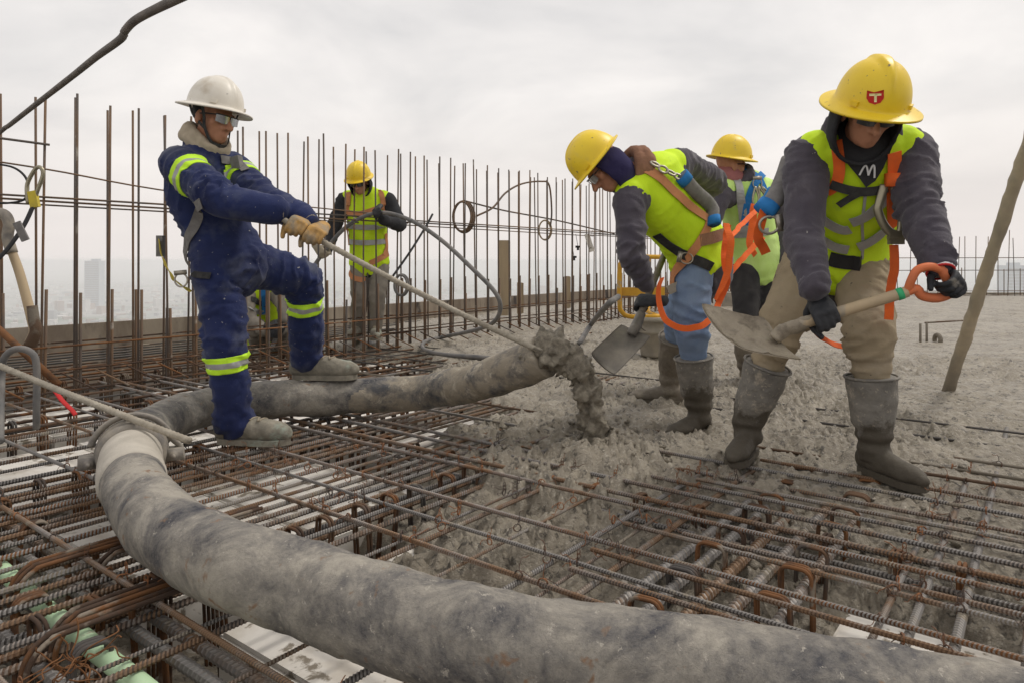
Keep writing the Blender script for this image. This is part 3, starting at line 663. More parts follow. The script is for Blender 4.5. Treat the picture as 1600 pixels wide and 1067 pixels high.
# concrete falling out of the hose mouth
st = catmull([P(825, 560, 3.36), P(862, 552, 3.30), P(893, 566, 3.28), P(915, 600, 3.26), P(925, 645, 3.26), P(930, 695, 3.26), P(930, 712, 3.26)], 10)
st = resamp(st, .008); rr = np.interp(np.linspace(0, 1, len(st)), [0, .12, .35, .6, .85, 1], [.07, .080, .070, .052, .055, .105])
m = MB(); m.tube(st, rr, 44); v, f = m.arr(); c = np.repeat(st, 44, 0); d = v-c; L = np.maximum(np.linalg.norm(d, axis=1), 1e-6)
q = v*V3(1, 1, .6); L2 = L+.050*(np.abs(fbm(q*13, 3, .55))-.35)+.024*(np.abs(fbm(v*36, 3, .55))-.3)
vv = c+d/L[:, None]*L2[:, None]; vv = vv+.012*np.stack([fbm(vv*20+9*k, 3) for k in range(3)], 1)
mb = MB(); mb.add(vv, f)
o = top('concrete_stream', mb, m_stream, 'lumpy wet concrete pouring from the hose mouth onto the slab', 'concrete')
# spatter clods round the pour and the shovel
mb = MB()
for k in range(150):
    if k < 90: u = rs.rand()*6.28; r_ = .08+.5*rs.rand()**1.5; x_, y_ = st[-1][0]+r_*math.cos(u), st[-1][1]+r_*math.sin(u)*.8
    else: q = G(1060+480*rs.rand(), 720+150*rs.rand(), 0); x_, y_ = q[0], q[1]
    z_ = float(conc_h(np.array([x_]), np.array([y_]))[0]); s = .006+.014*rs.rand()**2
    if z_ > -.2: mb.ell((x_, y_, z_+s*.3), (s*1.3, s, s*.8), seg=7, ring=5)
v, f = mb.arr(); v = v+.006*np.stack([fbm(v*90+i*7, 2) for i in range(3)], 1)
link('concrete_clods', mesh('concrete_clods', v, f, m_conc), kind='stuff')

# ------------------------------------------------------------------ ropes, poles, small site gear
def spiral_rope(pts, r, mat, name, lab, cat, pitch=.02, amp=.12, taper=None):
    pts = resamp(catmull(pts, 10), pitch/4); n = len(pts); S = 12; rad = np.full(n, r) if taper is None else np.interp(np.linspace(0, 1, n), [0, 1], taper)
    m = MB(); m.tube(pts, rad, S); v, f = m.arr(); i = np.repeat(np.arange(n), S); th = np.tile(np.arange(S)*2*np.pi/S, n)
    c = np.repeat(pts, S, 0); k = 1+amp*np.maximum(-.3, np.sin(2*np.pi*i/4*.99+th)); mb = MB(); mb.add(c+(v-c)*k[:, None], f)
    return top(name, mb, mat, lab, cat)
ROPE0, ROPE1 = P(428, 335, 3.09), P(846, 549, 3.26)
sag = lambda t, s: V3(0, 0, -s*4*t*(1-t))
spiral_rope([ROPE0+(ROPE1-ROPE0)*t+sag(t, .02) for t in np.linspace(0, 1, 7)], .0125, m_rope, 'pull_rope', 'cement caked rope held by the worker in blue and tied to the hose mouth', 'rope')
ra, rb = P(-160, 502, 3.3), P(296, 688, 2.55)
spiral_rope([ra+(rb-ra)*t+sag(t, .012) for t in np.linspace(0, 1, 6)], .0125, m_rope, 'rope_tail', 'cement caked rope end lying across the hose behind its clamp', 'rope')
spiral_rope([P(-30, 235, 4.1), P(5, 203, 4.0), P(15, 196, 3.9), P(48, 170, 3.6), P(110, 122, 3.1), P(150, 90, 2.8), P(188, 62, 2.5), P(196, 48, 2.45), P(215, 30, 2.35), P(270, 2, 2.1), P(330, -25, 1.9)], .012, m_cable, 'hanging_cable', 'dark ribbed cable slung across the sky above the starter bars', 'cable', taper=[.011, .0135], pitch=.016)
# hose of the concrete vibrator
vib = [P(424, 545, 6.3), P(436, 518, 6.4), P(470, 450, 6.55), P(505, 396, 6.6), P(545, 352, 6.6), P(592, 333, 6.55), P(640, 344, 6.4), P(690, 376, 6.2), P(740, 422, 6.0), P(772, 455, 5.9), P(782, 478, 5.9), P(775, 500, 6.0), P(755, 512, 6.4), P(725, 520, 6.8), G(690, 527, .05), G(664, 534, .05), G(662, 545, .05), G(690, 553, .05), G(740, 557, .05), G(775, 560, .05), G(800, 563, .04)]
mb = MB(); pp = resamp(catmull(vib, 8), .03); mb.tube(pp, .019, 12); 
vb = top('vibrator_hose', mb, m_vib, 'grey flexible vibrator hose looping from the background worker down to the slab', 'hose')
mb = MB(); a_, b_ = vib[-2], vib[-1]; pts=[G(905, 537, .05), G(925, 505, .20), P(948, 478, 5.9), P(966, 464, 6.1)]
mb.tube(resamp(catmull(pts, 6), .03), .026, 10); top('vibrator_poker', mb, m_vib, 'grey poker stuck in the concrete beside the yellow frame', 'vibrator')
# leaning pole at right
p0, p1 = ch(1481, 612), P(1640, 120, 3.6)
mb = MB(); pp = np.array([p0-nrm(p1-p0)*.06+(p1-p0)*t for t in np.linspace(0, 1, 60)]); m = tube_noise(pp, np.linspace(.037, .031, 60), 20, .006, 14, 3)
top('leaning_pole', m, m_woodc, 'cement smeared wooden pole stuck slanting in the concrete', 'pole')
# short rebar frame in the concrete
rf = thing('cast_in_bars', ch(1475, 538), 'low frame of cement coated bars standing in the concrete', 'bar frame')
b0_, b1_, b2_ = ch(1438, 536), ch(1448, 534), ch(1508, 528)
for q, h in ((b0_, .24), (b1_, .235), (b2_, .22)): bar(rf, q-V3(0, 0, .1), q+V3(0, 0, h), .024, m_rebc, False, 'upright')
bar(rf, b1_+V3(-.05, 0, .19), b2_+V3(.03, 0, .19), .018, m_rebc, False, 'crossbar')
mb = MB(); q = ch(1465, 534); mb.tube([q+V3(0, .05*math.cos(u), .02+.05*math.sin(u)) for u in np.linspace(0, 6.28, 18, endpoint=False)], .022, 8, closed=True); build('ring', mb, m_rebc, rf)
# yellow tubular frame behind the stooping worker
yf = thing('yellow_frame', G(985, 500, .04), 'yellow tubular steel frame with a plate behind the stooping worker', 'frame')
YD = 6.2; mb = MB(); pts = [P(1030, 402, YD), P(985, 402, YD), P(972, 408, YD), P(968, 425, YD), P(968, 475, YD), P(972, 488, YD), P(985, 495, YD), P(1030, 495, YD)]
mb.tube(resamp(catmull(pts, 5), .03), .021, 10); build('hoop', mb, m_yel, yf)
mb = MB(); mb.box(P(1003, 456, YD+.03), .40, .02, .075); build('plate', mb, m_yel, yf, smooth=False)
mb = MB(); mb.tube([P(1030, 402, YD), P(1030, 402, YD)+V3(0, .5, 0), P(1030, 495, YD)+V3(0, .5, 0), P(1030, 495, YD)], .021, 8); build('brace', mb, m_yel, yf)
# bucket behind the stooping worker
q = G(1026, 556, .03); bk = thing('bucket', q, 'cement smeared bucket standing behind the boots of the stooping worker', 'bucket')
m = MB(); prof = [(0, .135), (.02, .14), (.20, .155), (.205, .163), (.225, .163), (.23, .156), (.30, .16), (.305, .17), (.33, .17), (.335, .155), (.30, .15), (.04, .13)]
m.tube([q+V3(0, 0, z) for z, r in prof], [r for z, r in prof], 28); build('shell', m, m_bucket, bk)
mb = MB(); mb.tube([q+V3(.172*math.cos(u), -.16*math.sin(u)*.9, .30-.10*math.sin(u)) for u in np.linspace(0, np.pi, 14)], .004, 6); build('handle', mb, m_wire, bk)
# power trowel far behind the shoveller
q = V3((1300-800)/FPX*12, 12, .03); pt = thing('power_trowel', q, 'small yellow power trowel on the far slab behind the shoveller', 'machine')
mb = MB()
for z in (.06, .16): mb.tube([q+V3(.42*math.cos(u), .42*math.sin(u), z) for u in np.linspace(0, 6.28, 28, endpoint=False)], .014, 6, closed=True)
for u in range(6): mb.tube([q+V3(.42*math.cos(u), .42*math.sin(u), .06), q+V3(.42*math.cos(u), .42*math.sin(u), .16), q+V3(0, 0, .22)], .012, 6)
build('guard_ring', mb, m_steelc, pt)
mb = MB(); mb.box(q+V3(0, 0, .36), .26, .24, .26); mb.tube([q+V3(0, 0, .1), q+V3(0, 0, .5)], .09, 10); build('engine', mb, m_yel, pt, smooth=False)
mb = MB(); mb.tube([q+V3(.05, 0, .3), q+V3(.5, -.2, .75), q+V3(.75, -.25, .85)], .016, 8); build('steering_bar', mb, m_yel, pt)
# loose blocks beyond the legs of the back crew
for k, (px, py, s) in enumerate(((1150, 462, .5), (1168, 458, .42), (1205, 455, .6), (1212, 440, .4))):
    q = P(px, py, 13.0); mb = MB(); mb.box((q[0], 13+.2*k, .03+s*.25), s, .4, s*.5, [nrm((1, .2*k-.3, 0)), nrm((-.2*k+.3, 1, 0)), (0, 0, 1)])
    v, f = mb.arr(); top('rubble_block', mb, m_bucket, 'pale rough block piled on the far slab behind the crew', 'block', 'rubble blocks on the far slab', smooth=False)
# left edge: leaning shovel handle, hooks and straps, bent conduit
hd = thing('hung_shovel_handle', P(45, 535, 4.2), 'wooden tool handle with a grey grip leaning in the starter bars', 'tool')
mb = MB(); pts = catmull([P(18, 392, 4.2), P(30, 425, 4.2), P(42, 468, 4.2), P(50, 500, 4.2), P(54, 518, 4.2), P(47, 536, 4.2)], 6); mb.tube(pts, np.linspace(.024, .03, len(pts)), 12); build('shaft', mb, m_wood, hd)
mb = MB(); pts = catmull([P(50, 478, 4.19), P(53, 500, 4.19), P(56, 518, 4.19), P(47, 540, 4.19)], 6); mb.tube(pts, np.linspace(.029, .034, len(pts)), 12); build('cement_crust', mb, m_rebc, hd)
mb = MB(); mb.tube(catmull([P(-25, 330, 4.2), P(5, 335, 4.2), P(14, 350, 4.2), P(12, 372, 4.2), P(19, 396, 4.2)], 5), .032, 10); build('grip', mb, m_steelc, hd)
lh = thing('lanyard_hook', P(50, 330, 4.3), 'scaffold hook and dark lanyard hanging from the wire on the starter bars', 'hook')
mb = MB(); mb.tube(catmull([P(44, 320, 4.25), P(42, 295, 4.25), P(46, 280, 4.25), P(57, 263, 4.25), P(65, 264, 4.25), P(67, 275, 4.25), P(58, 300, 4.25), P(52, 320, 4.25)], 5), .012, 8); build('hook', mb, m_gold, lh)
mb = MB(); mb.box(P(53, 312, 4.25), .05, .025, .10, [nrm((1, 0, .2)), (0, 1, 0), nrm((-.2, 0, 1))]); build('gate', mb, m_ybag, lh, smooth=False)
mb = MB(); mb.tube(catmull([P(52, 322, 4.25), P(40, 348, 4.2), P(25, 372, 4.15), P(0, 402, 4.1), P(-30, 420, 4.1)], 5), .018, 8, ry=.008); build('lanyard', mb, m_black, lh)
mb = MB(); mb.box(P(33, 362, 4.14), .045, .012, .12, [nrm((1, 0, .4)), (0, 1, 0), nrm((-.5, 0, 1))]); build('tag', mb, m_greyc, lh, smooth=False)
wire_thing('dangling_cord', [P(-10, 256, 4.3), P(20, 262, 4.3), P(38, 275, 4.3), P(44, 292, 4.3), P(38, 312, 4.3), P(10, 318, 4.3), P(-20, 316, 4.3)], .007, m_black, 'dark cord looped round the wire by the scaffold hook', 'cord')
mb = MB(); mb.tube(resamp(catmull([G(0, 690, 0)*1, P(2, 600, 3.6), P(6, 560, 3.6), P(25, 545, 3.6), P(48, 550, 3.6), P(57, 570, 3.6), P(57, 640, 3.6), G(57, 668, 0)], 6), .02), .017, 12)
top('bent_conduit', mb, m_vib, 'grey conduit bent into a hoop rising from the mat by the red strap', 'pipe')
mb = MB(); a_, b_ = P(-40, 480, 4.0), P(92, 600, 3.9); mb.tube([a_, b_], .02, 10); top('prop_bar', mb, m_rust, 'rusty bar slanting down to the mat under the tool handle', 'bar')
mb = MB(); mb.tube(catmull([P(85, 608, 3.9), P(97, 625, 3.85), P(112, 640, 3.85), P(118, 648, 3.85)], 4), .014, 8, ry=.004); top('red_strap', mb, m_redstr, 'short red strap lying on the mat beside the bent conduit', 'strap')

# ------------------------------------------------------------------ people
def bvh_of(v, f): return BVHTree.FromPolygons([tuple(p) for p in v], f)
CAMP = Vector((0, 0, CAMZ))
def cast(bvhs, px, py, near=None):
    d = Vector(((px-800)/FPX, 1, -(py-HZ)/FPX)).normalized(); best = None
    for b in bvhs:
        h = b.ray_cast(CAMP, d)
        if h[0] is not None and (best is None or h[3] < best[2]): best = (np.array(h[0]), np.array(h[1]), h[3])
    if best is None and near is not None:
        q = Vector(P(px, py, near)); bb = None
        for b in bvhs:
            h = b.find_nearest(q)
            if h[0] is not None and (bb is None or h[3] < bb[2]): bb = (np.array(h[0]), np.array(h[1]), h[3])
        best = bb
    if best is None: return None
    n = best[1] if np.dot(best[1], np.array(d)) < 0 else -best[1]
    return best[0], n
def ribbon_pts(pts, nrms, wd, th=.004, m=0, mb=None, lift=.004):
    pts = np.asarray(pts); nrms = np.asarray(nrms); mb = mb or MB()
    T = np.gradient(pts, axis=0); T /= np.maximum(1e-9, np.linalg.norm(T, axis=1))[:, None]
    S = np.cross(T, nrms); S /= np.maximum(1e-9, np.linalg.norm(S, axis=1))[:, None]
    n = len(pts); a = pts+nrms*lift; v = np.stack([a-S*wd/2, a+S*wd/2, a+S*wd/2+nrms*th, a-S*wd/2+nrms*th], 1).reshape(-1, 3)
    f = [(i*4+j, i*4+(j+1) % 4, (i+1)*4+(j+1) % 4, (i+1)*4+j) for i in range(n-1) for j in range(4)]+[(3, 2, 1, 0), tuple((n-1)*4+j for j in range(4))]
    return mb.add(v, f, m)
def strap(name, px, bvhs, wd, mat, parent, near=3, lift=.006, pre=None, post=None, n=6):
    q = catmull(np.array([(a, b, 0) for a, b in px], float), n); pts, nr = [], []
    for a in q:
        h = cast(bvhs, a[0], a[1], near)
        if h is not None: pts.append(h[0]); nr.append(h[1])
    pts, nr = np.array(pts), np.array(nr)
    for _ in range(8):
        pts[1:-1] = pts[1:-1]*.5+(pts[:-2]+pts[2:])*.25; nr[1:-1] = nr[1:-1]*.4+(nr[:-2]+nr[2:])*.3
    nr /= np.linalg.norm(nr, axis=1)[:, None]
    for i in range(len(pts)):          # keep the webbing outside the cloth
        for off in (-.5, 0, .5):
            e_ = Vector(pts[i]+nrm(np.cross(pts[min(i+1, len(pts)-1)]-pts[max(i-1, 0)], nr[i]))*wd*off)
            for b in bvhs:
                h = b.ray_cast(e_+Vector(nr[i])*.026, -Vector(nr[i]), .026)
                if h[0] is not None: pts[i] = pts[i]+nr[i]*max(0, .026-h[3])*.7
    return build(name, ribbon_pts(pts, nr, wd, lift=lift), mat, parent, smooth=False)
def webbing(name, pts, wd, face, mat, parent, th=.003, twist=0):
    pts = catmull(pts, 10); pts = pts+.005*np.stack([vnoise(pts*23+k*5) for k in range(3)], 1); T = np.gradient(pts, axis=0); T /= np.linalg.norm(T, axis=1)[:, None]
    F = np.tile(np.asarray(face, float), (len(pts), 1)); 
    if twist:
        an = np.linspace(0, twist, len(pts)); Sx = np.cross(T, F); F = F*np.cos(an)[:, None]+Sx*np.sin(an)[:, None]
    F = F-(F*T).sum(1)[:, None]*T; F /= np.maximum(1e-6, np.linalg.norm(F, axis=1))[:, None]
    return build(name, ribbon_pts(pts, F, wd, th, lift=0), mat, parent, smooth=False)
def patch(name, poly, bvhs, mat, parent, off=.006, grid=7, near=3, th=.003):
    bm = bmesh.new(); vs = [bm.verts.new((a, b, 0)) for a, b in poly]; bm.faces.new(vs)
    x0, x1 = min(a for a, b in poly), max(a for a, b in poly); y0, y1 = min(b for a, b in poly), max(b for a, b in poly)
    for g in np.arange(x0+grid, x1, grid): bmesh.ops.bisect_plane(bm, geom=bm.verts[:]+bm.edges[:]+bm.faces[:], plane_co=(g, 0, 0), plane_no=(1, 0, 0))
    for g in np.arange(y0+grid, y1, grid): bmesh.ops.bisect_plane(bm, geom=bm.verts[:]+bm.edges[:]+bm.faces[:], plane_co=(0, g, 0), plane_no=(0, 1, 0))
    bmesh.ops.remove_doubles(bm, verts=bm.verts[:], dist=.05); bm.verts.ensure_lookup_table()
    fr, bk = [], []
    for v in bm.verts:
        h = cast(bvhs, v.co.x, v.co.y, near); fr.append(h[0]+h[1]*(off+th)); bk.append(h[0]+h[1]*off*.3)
    f = [tuple(v.index for v in fc.verts) for fc in bm.faces]; n = len(fr)
    ff = list(f)+[tuple(i+n for i in q[::-1]) for q in f]
    for e in bm.edges:
        if e.is_boundary: a, b = e.verts[0].index, e.verts[1].index; ff.append((a, b, b+n, a+n))
    bm.free(); mb = MB(); mb.add(fr+bk, ff); return build(name, mb, mat, parent)
def limb_wrinkle(v, nn, segs, amp, freq, seed):
    """fold the cloth across each limb, stronger near the joints"""
    best = np.full(len(v), 1e9); s = np.zeros(len(v)); jt = np.zeros(len(v)); off = 0; ax = np.zeros((len(v), 3))
    for p, q, w0, w1 in segs:
        p, q = np.asarray(p), np.asarray(q); d = q-p; L = np.linalg.norm(d); t = np.clip(((v-p)@d)/L/L, 0, 1); dist = np.linalg.norm(v-(p+t[:, None]*d), axis=1)
        k = dist < best; best[k] = dist[k]; s[k] = off+t[k]*L; jt[k] = (w0*(1-t)**2+w1*t**2)[k]; ax[k] = d/L; off += L+.37
    al = (v*ax).sum(1); q = v*5.5+ax*(al*(freq-9))[:, None]
    wp = np.stack([vnoise(v*6+seed+11*k) for k in range(3)], 1); q = q+1.1*wp+seed
    w_ = 1.9*((1-np.minimum(1, np.abs(fbm(q, 3, .45))*1.25))**2.2-.25)
    mask = smooth01(vnoise(v*4.5+seed*3)*.7+.55)
    low = fbm(v*8+seed, 3)*.55
    return v+nn*(.8*amp*(.30+jt))[:, None]*(w_*mask+low)[:, None]
def sub(v, f, ids): # keep faces whose verts are all in ids
    keep = [q for q in f if all(ids[i] for i in q)]; u = sorted({i for q in keep for i in q}); r = {a: i for i, a in enumerate(u)}
    return v[u], [tuple(r[i] for i in q) for q in keep]
def band(name, v, f, p, q, s0, s1, rad, cols, parent, off=.004):
    """sewn tape round a limb: cut a clean sleeve out of the garment between two planes"""
    p, q = np.asarray(p, float), np.asarray(q, float); d = nrm(q-p); t = (v-p)@d; dist = np.linalg.norm(v-(p+t[:, None]*d), axis=1)
    v2, f2 = sub(v, f, (dist < rad) & (t > s0-.05) & (t < s1+.05))
    if not f2: return
    bm = bmesh.new(); vs = [bm.verts.new(x) for x in v2]
    for q_ in f2:
        try: bm.faces.new([vs[i] for i in q_])
        except ValueError: pass
    n = len(cols)
    cuts = np.linspace(s0, s1, n+1)
    for i, c in enumerate(cuts):
        bmesh.ops.bisect_plane(bm, geom=bm.verts[:]+bm.edges[:]+bm.faces[:], plane_co=p+d*c, plane_no=d, clear_inner=(i == 0), clear_outer=(i == n))
    bm.normal_update(); bm.verts.index_update()
    vv = np.array([np.array(x.co)+np.array(x.normal)*off for x in bm.verts]); ff = []; mi = []; mats = []
    for c in cols:
        if c not in mats: mats.append(c)
    for fc in bm.faces:
        tt = np.dot(np.array(fc.calc_center_median())-p, d); k = min(n-1, max(0, int((tt-s0)/(s1-s0)*n))); ff.append(tuple(x.index for x in fc.verts)); mi.append(mats.index(cols[k]))
    bm.free()
    o = link(name, mesh(name, vv-np.array(ORIG[parent.name]), ff, mats, mi), parent); md = o.modifiers.new('s', 'SOLIDIFY'); md.thickness = .004; md.offset = -1

def helmet(parent, hc_, fwd, up, mat, s=1.0, brim=.042, front=.0, crest=False, name='hard_hat'):
    up = nrm(up); fwd = nrm(np.asarray(fwd)-np.dot(fwd, up)*up); rt = np.cross(fwd, up)
    seg = 64; v = []; rings = []
    def ring(k, base, extra_z=0, out=0):
        for j in range(seg):
            t = 2*math.pi*j/seg; cx, cy = math.sin(t), math.cos(t)
            rx, ry = .118*k, .142*k
            x, y, z = rx*cx, ry*cy, base
            if k > 0 and out == 0 and base > .03:
                rr = abs(x); fy = y/.142
                if crest: wdt = .030 if fy < .1 else .030*(1-.75*min(1, (fy-.1)/.75)); hgt = .011*min(1, (base-.02)/.05)*(1 if fy < .82 else max(0, 1-(fy-.82)/.15))
                else: wdt = .014; hgt = .006*min(1, (base-.02)/.05)
                b = hgt*float(smooth01(1-(rr-wdt*.5)/(wdt*.55)))
                nrm_ = nrm(V3(x, y, z*1.1+.001)); x, y, z = V3(x, y, z)+nrm_*b
            if out:
                o_ = out+front*max(0, cy)**2*(out/brim if brim else 1); x += cx*o_; y += cy*o_*1.05
                z -= .22*o_+.010*abs(cx)**2*(out/max(brim, .01))
            v.append(hc_+s*(rt*x+fwd*y+up*(z+extra_z)))
    prof = [(math.sin(a), .150*math.cos(a)) for a in np.linspace(.05, math.pi/2*.97, 22)]
    for k, b in prof: ring(k**.86, b)
    nd = len(prof)
    b_ = brim
    for o_ in (.002, .008, b_*.4, b_*.7, b_*.95, b_): ring(1, .004, 0, o_)
    for o_ in (b_, b_*.7, .006): ring(1, -.003, 0, o_)
    for k in (.97, .94): ring(k, .0)
    ring(.9, .06); ring(.55, .12); ring(.08, .138)
    nr = len(v)//seg; f = [(i*seg+j, i*seg+(j+1) % seg, (i+1)*seg+(j+1) % seg, (i+1)*seg+j) for i in range(nr-1) for j in range(seg)]
    f += [tuple(range(seg))[::-1], tuple((nr-1)*seg+j for j in range(seg))]
    mb = MB(); mb.add(v, f); o = build(name, mb, mat, parent)
    for sx in (-1, 1):
        mb = MB(); c_ = hc_+s*(rt*sx*.091+fwd*.091+up*.018); mb.box(c_, .012, .03, .016, [nrm(rt*sx+fwd*.6), nrm(fwd-rt*sx*.6), up]); v_, f_ = mb.arr()
        link('accessory_slot', mesh('accessory_slot', v_-np.array(ORIG[parent.name]), f_, mat, smooth=False), o)
    return o, rt, bvh_of(np.array(v), f)
def hand(parent, G_, t, n, W, r, mat, size=1.0, curl=(55, 75, 45), voxel=.0042, cuff=None, name='glove'):
    """gripping hand: shaft through G_ along t (towards the thumb), palm facing n, arm arriving from W. Returns the wrist point."""
    t = nrm(t); n = nrm(np.asarray(n)-np.dot(n, t)*t); f = np.cross(t, n)
    if np.dot(f, np.asarray(G_)-np.asarray(W)) < 0: f = -f
    k = size; pc = np.asarray(G_)-n*(r+.014*k)-f*.012*k
    wr = pc-f*.075*k; mb = MB()
    mb.tube([wr-f*.015*k, wr, pc-f*.035*k, pc, pc+f*.03*k], np.array([.031, .030, .037, .043, .041])*k, 14, hint=t, ry=np.array([.024, .021, .019, .018, .015])*k, bulge=True)
    for i, (o_, ln, rr) in enumerate(((.031, .042, .0100), (.0105, .046, .0105), (-.0105, .043, .0100), (-.031, .034, .0090))):
        p = pc+f*.032*k+t*o_*k; pts = [p-f*.02*k, p]; an = 0; sg = [ln, ln*.68, ln*.55]
        for c, L in zip(curl, sg):
            an += R(c*(.94+.06*i)); p = p+(f*math.cos(an)+n*math.sin(an))*L*k; pts.append(p)
        mb.tube(catmull(pts, 4), np.interp(np.linspace(0, 1, (len(pts)-1)*4+1), [0, .4, 1], [rr*1.1, rr*1.05, rr*.85])*k, 9, bulge=True)
    p = pc-f*.03*k+t*.030*k+n*.008*k; pts = [p, p+(t*.55+n*.6+f*.3)*.035*k, p+(t*.35+n*1.15+f*.75)*.05*k, p+(t*.05+n*1.35+f*1.25)*.058*k]
    mb.tube(catmull(pts, 4), np.interp(np.linspace(0, 1, 13), [0, .5, 1], [.0150, .0125, .0100])*k, 9, bulge=True)
    v, f_, nn = remesh(mb, voxel, 2); v = v+nn*(.0012*fbm(v*60, 2))[:, None]
    link(name, mesh(name, v-np.array(ORIG[parent.name]), f_, mat), parent)
    return wr, f
def head_parts(mb, c, fwd, up, s=1.0):
    up = nrm(up); fwd = nrm(np.asarray(fwd)-np.dot(fwd, up)*up); rt = np.cross(fwd, up); ax = [rt, fwd, up]
    L = lambda x, y, z: c+s*(rt*x+fwd*y+up*z)
    E = lambda x, y, z, a, b, d: mb.ell(L(x, y, z), (a*s, b*s, d*s), ax)
    E(0, -.012, .035, .076, .096, .092); E(0, .022, -.03, .064, .074, .082); E(0, .062, -.088, .034, .028, .028); E(0, .03, -.075, .052, .055, .045)
    for sx in (-1, 1):
        E(sx*.042, .058, -.018, .026, .026, .026); E(sx*.078, -.012, -.012, .011, .022, .034); E(sx*.012, .098, -.040, .011, .012, .010); E(sx*.034, .075, .004, .017, .015, .012)
    mb.tube([L(-.048, .074, .022), L(0, .090, .022), L(.048, .074, .022)], .011*s, 8, bulge=True)
    mb.tube([L(0, .088, .012), L(0, .110, -.018), L(0, .122, -.037)], np.array([.009, .011, .015])*s, 9, bulge=True)
    mb.tube([L(-.024, .078, -.066), L(0, .093, -.063), L(.024, .078, -.066)], .0075*s, 8, bulge=True)
    mb.tube([L(-.021, .078, -.077), L(0, .092, -.078), L(.021, .078, -.077)], .0085*s, 8, bulge=True)
    return L, rt, fwd, up
def glasses(parent, L, rt, fwd, up, s, lens, name='safety_glasses'):
    mb = MB()
    for sx in (-1, 1):
        v = []; f = []
        for i, u in enumerate(np.linspace(.004, .066, 9)):
            yy = .108-.5*u*u*9
            for zz in (.018-.02*abs(u-.035), .0, -.022+.16*abs(u-.032)): v.append(L(sx*u, yy+.002, zz))
        for i in range(8):
            for j in range(2): a = i*3+j; f.append((a, a+1, a+4, a+3))
        mb.add(v, f, 0)
        mb.tube([L(sx*.066, .088, .014), L(sx*.078, .04, .012), L(sx*.082, -.02, .004)], .0035*s, 6, m=1)
        mb.tube([L(sx*u, .110-.5*u*u*9, .019-.02*abs(u-.035)) for u in np.linspace(.0, .066, 8)], .0028*s, 6, m=1)
    build(name, mb, [lens, m_black], parent)
def torso(mb, J, inf=0, top_=True, low=.10, sc=1.0, depth=1.0, flare=0):
    hl = nrm(J['h2']-J['h1']); sl_ = nrm(J['s2']-J['s1']); ms = (J['s1']+J['s2'])/2; dn = nrm(J['pel']-J['wai'])
    pts = [J['pel']+dn*low, J['pel'], J['wai'], J['che'], ms*.75+J['nk']*.25]; hint = [hl, hl, nrm(hl+sl_), sl_, sl_]
    rx = [.150+flare*1.6, .172+flare, .160, .178, .165]; ry = [.110+flare*1.6, .124+flare, .118, .128, .098]
    if top_: pts.append(J['nk']); hint.append(sl_); rx.append(.082); ry.append(.075)
    P_ = catmull(pts, 5); u = np.linspace(0, 1, len(P_)); uu = np.linspace(0, 1, len(pts))
    H = np.stack([np.interp(u, uu, np.array(hint)[:, i]) for i in range(3)], 1)
    mb.tube(P_, np.interp(u, uu, rx)*sc+inf, 22, hint=H, ry=np.interp(u, uu, ry)*sc*depth+inf, bulge=True)
def limb(mb, pts, rad, inf=0):
    P_ = catmull(pts, 6) if len(pts) > 2 else np.array(pts); u = np.linspace(0, 1, len(P_)); mb.tube(P_, np.interp(u, np.linspace(0, 1, len(rad)), rad)+inf, 14, bulge=True)
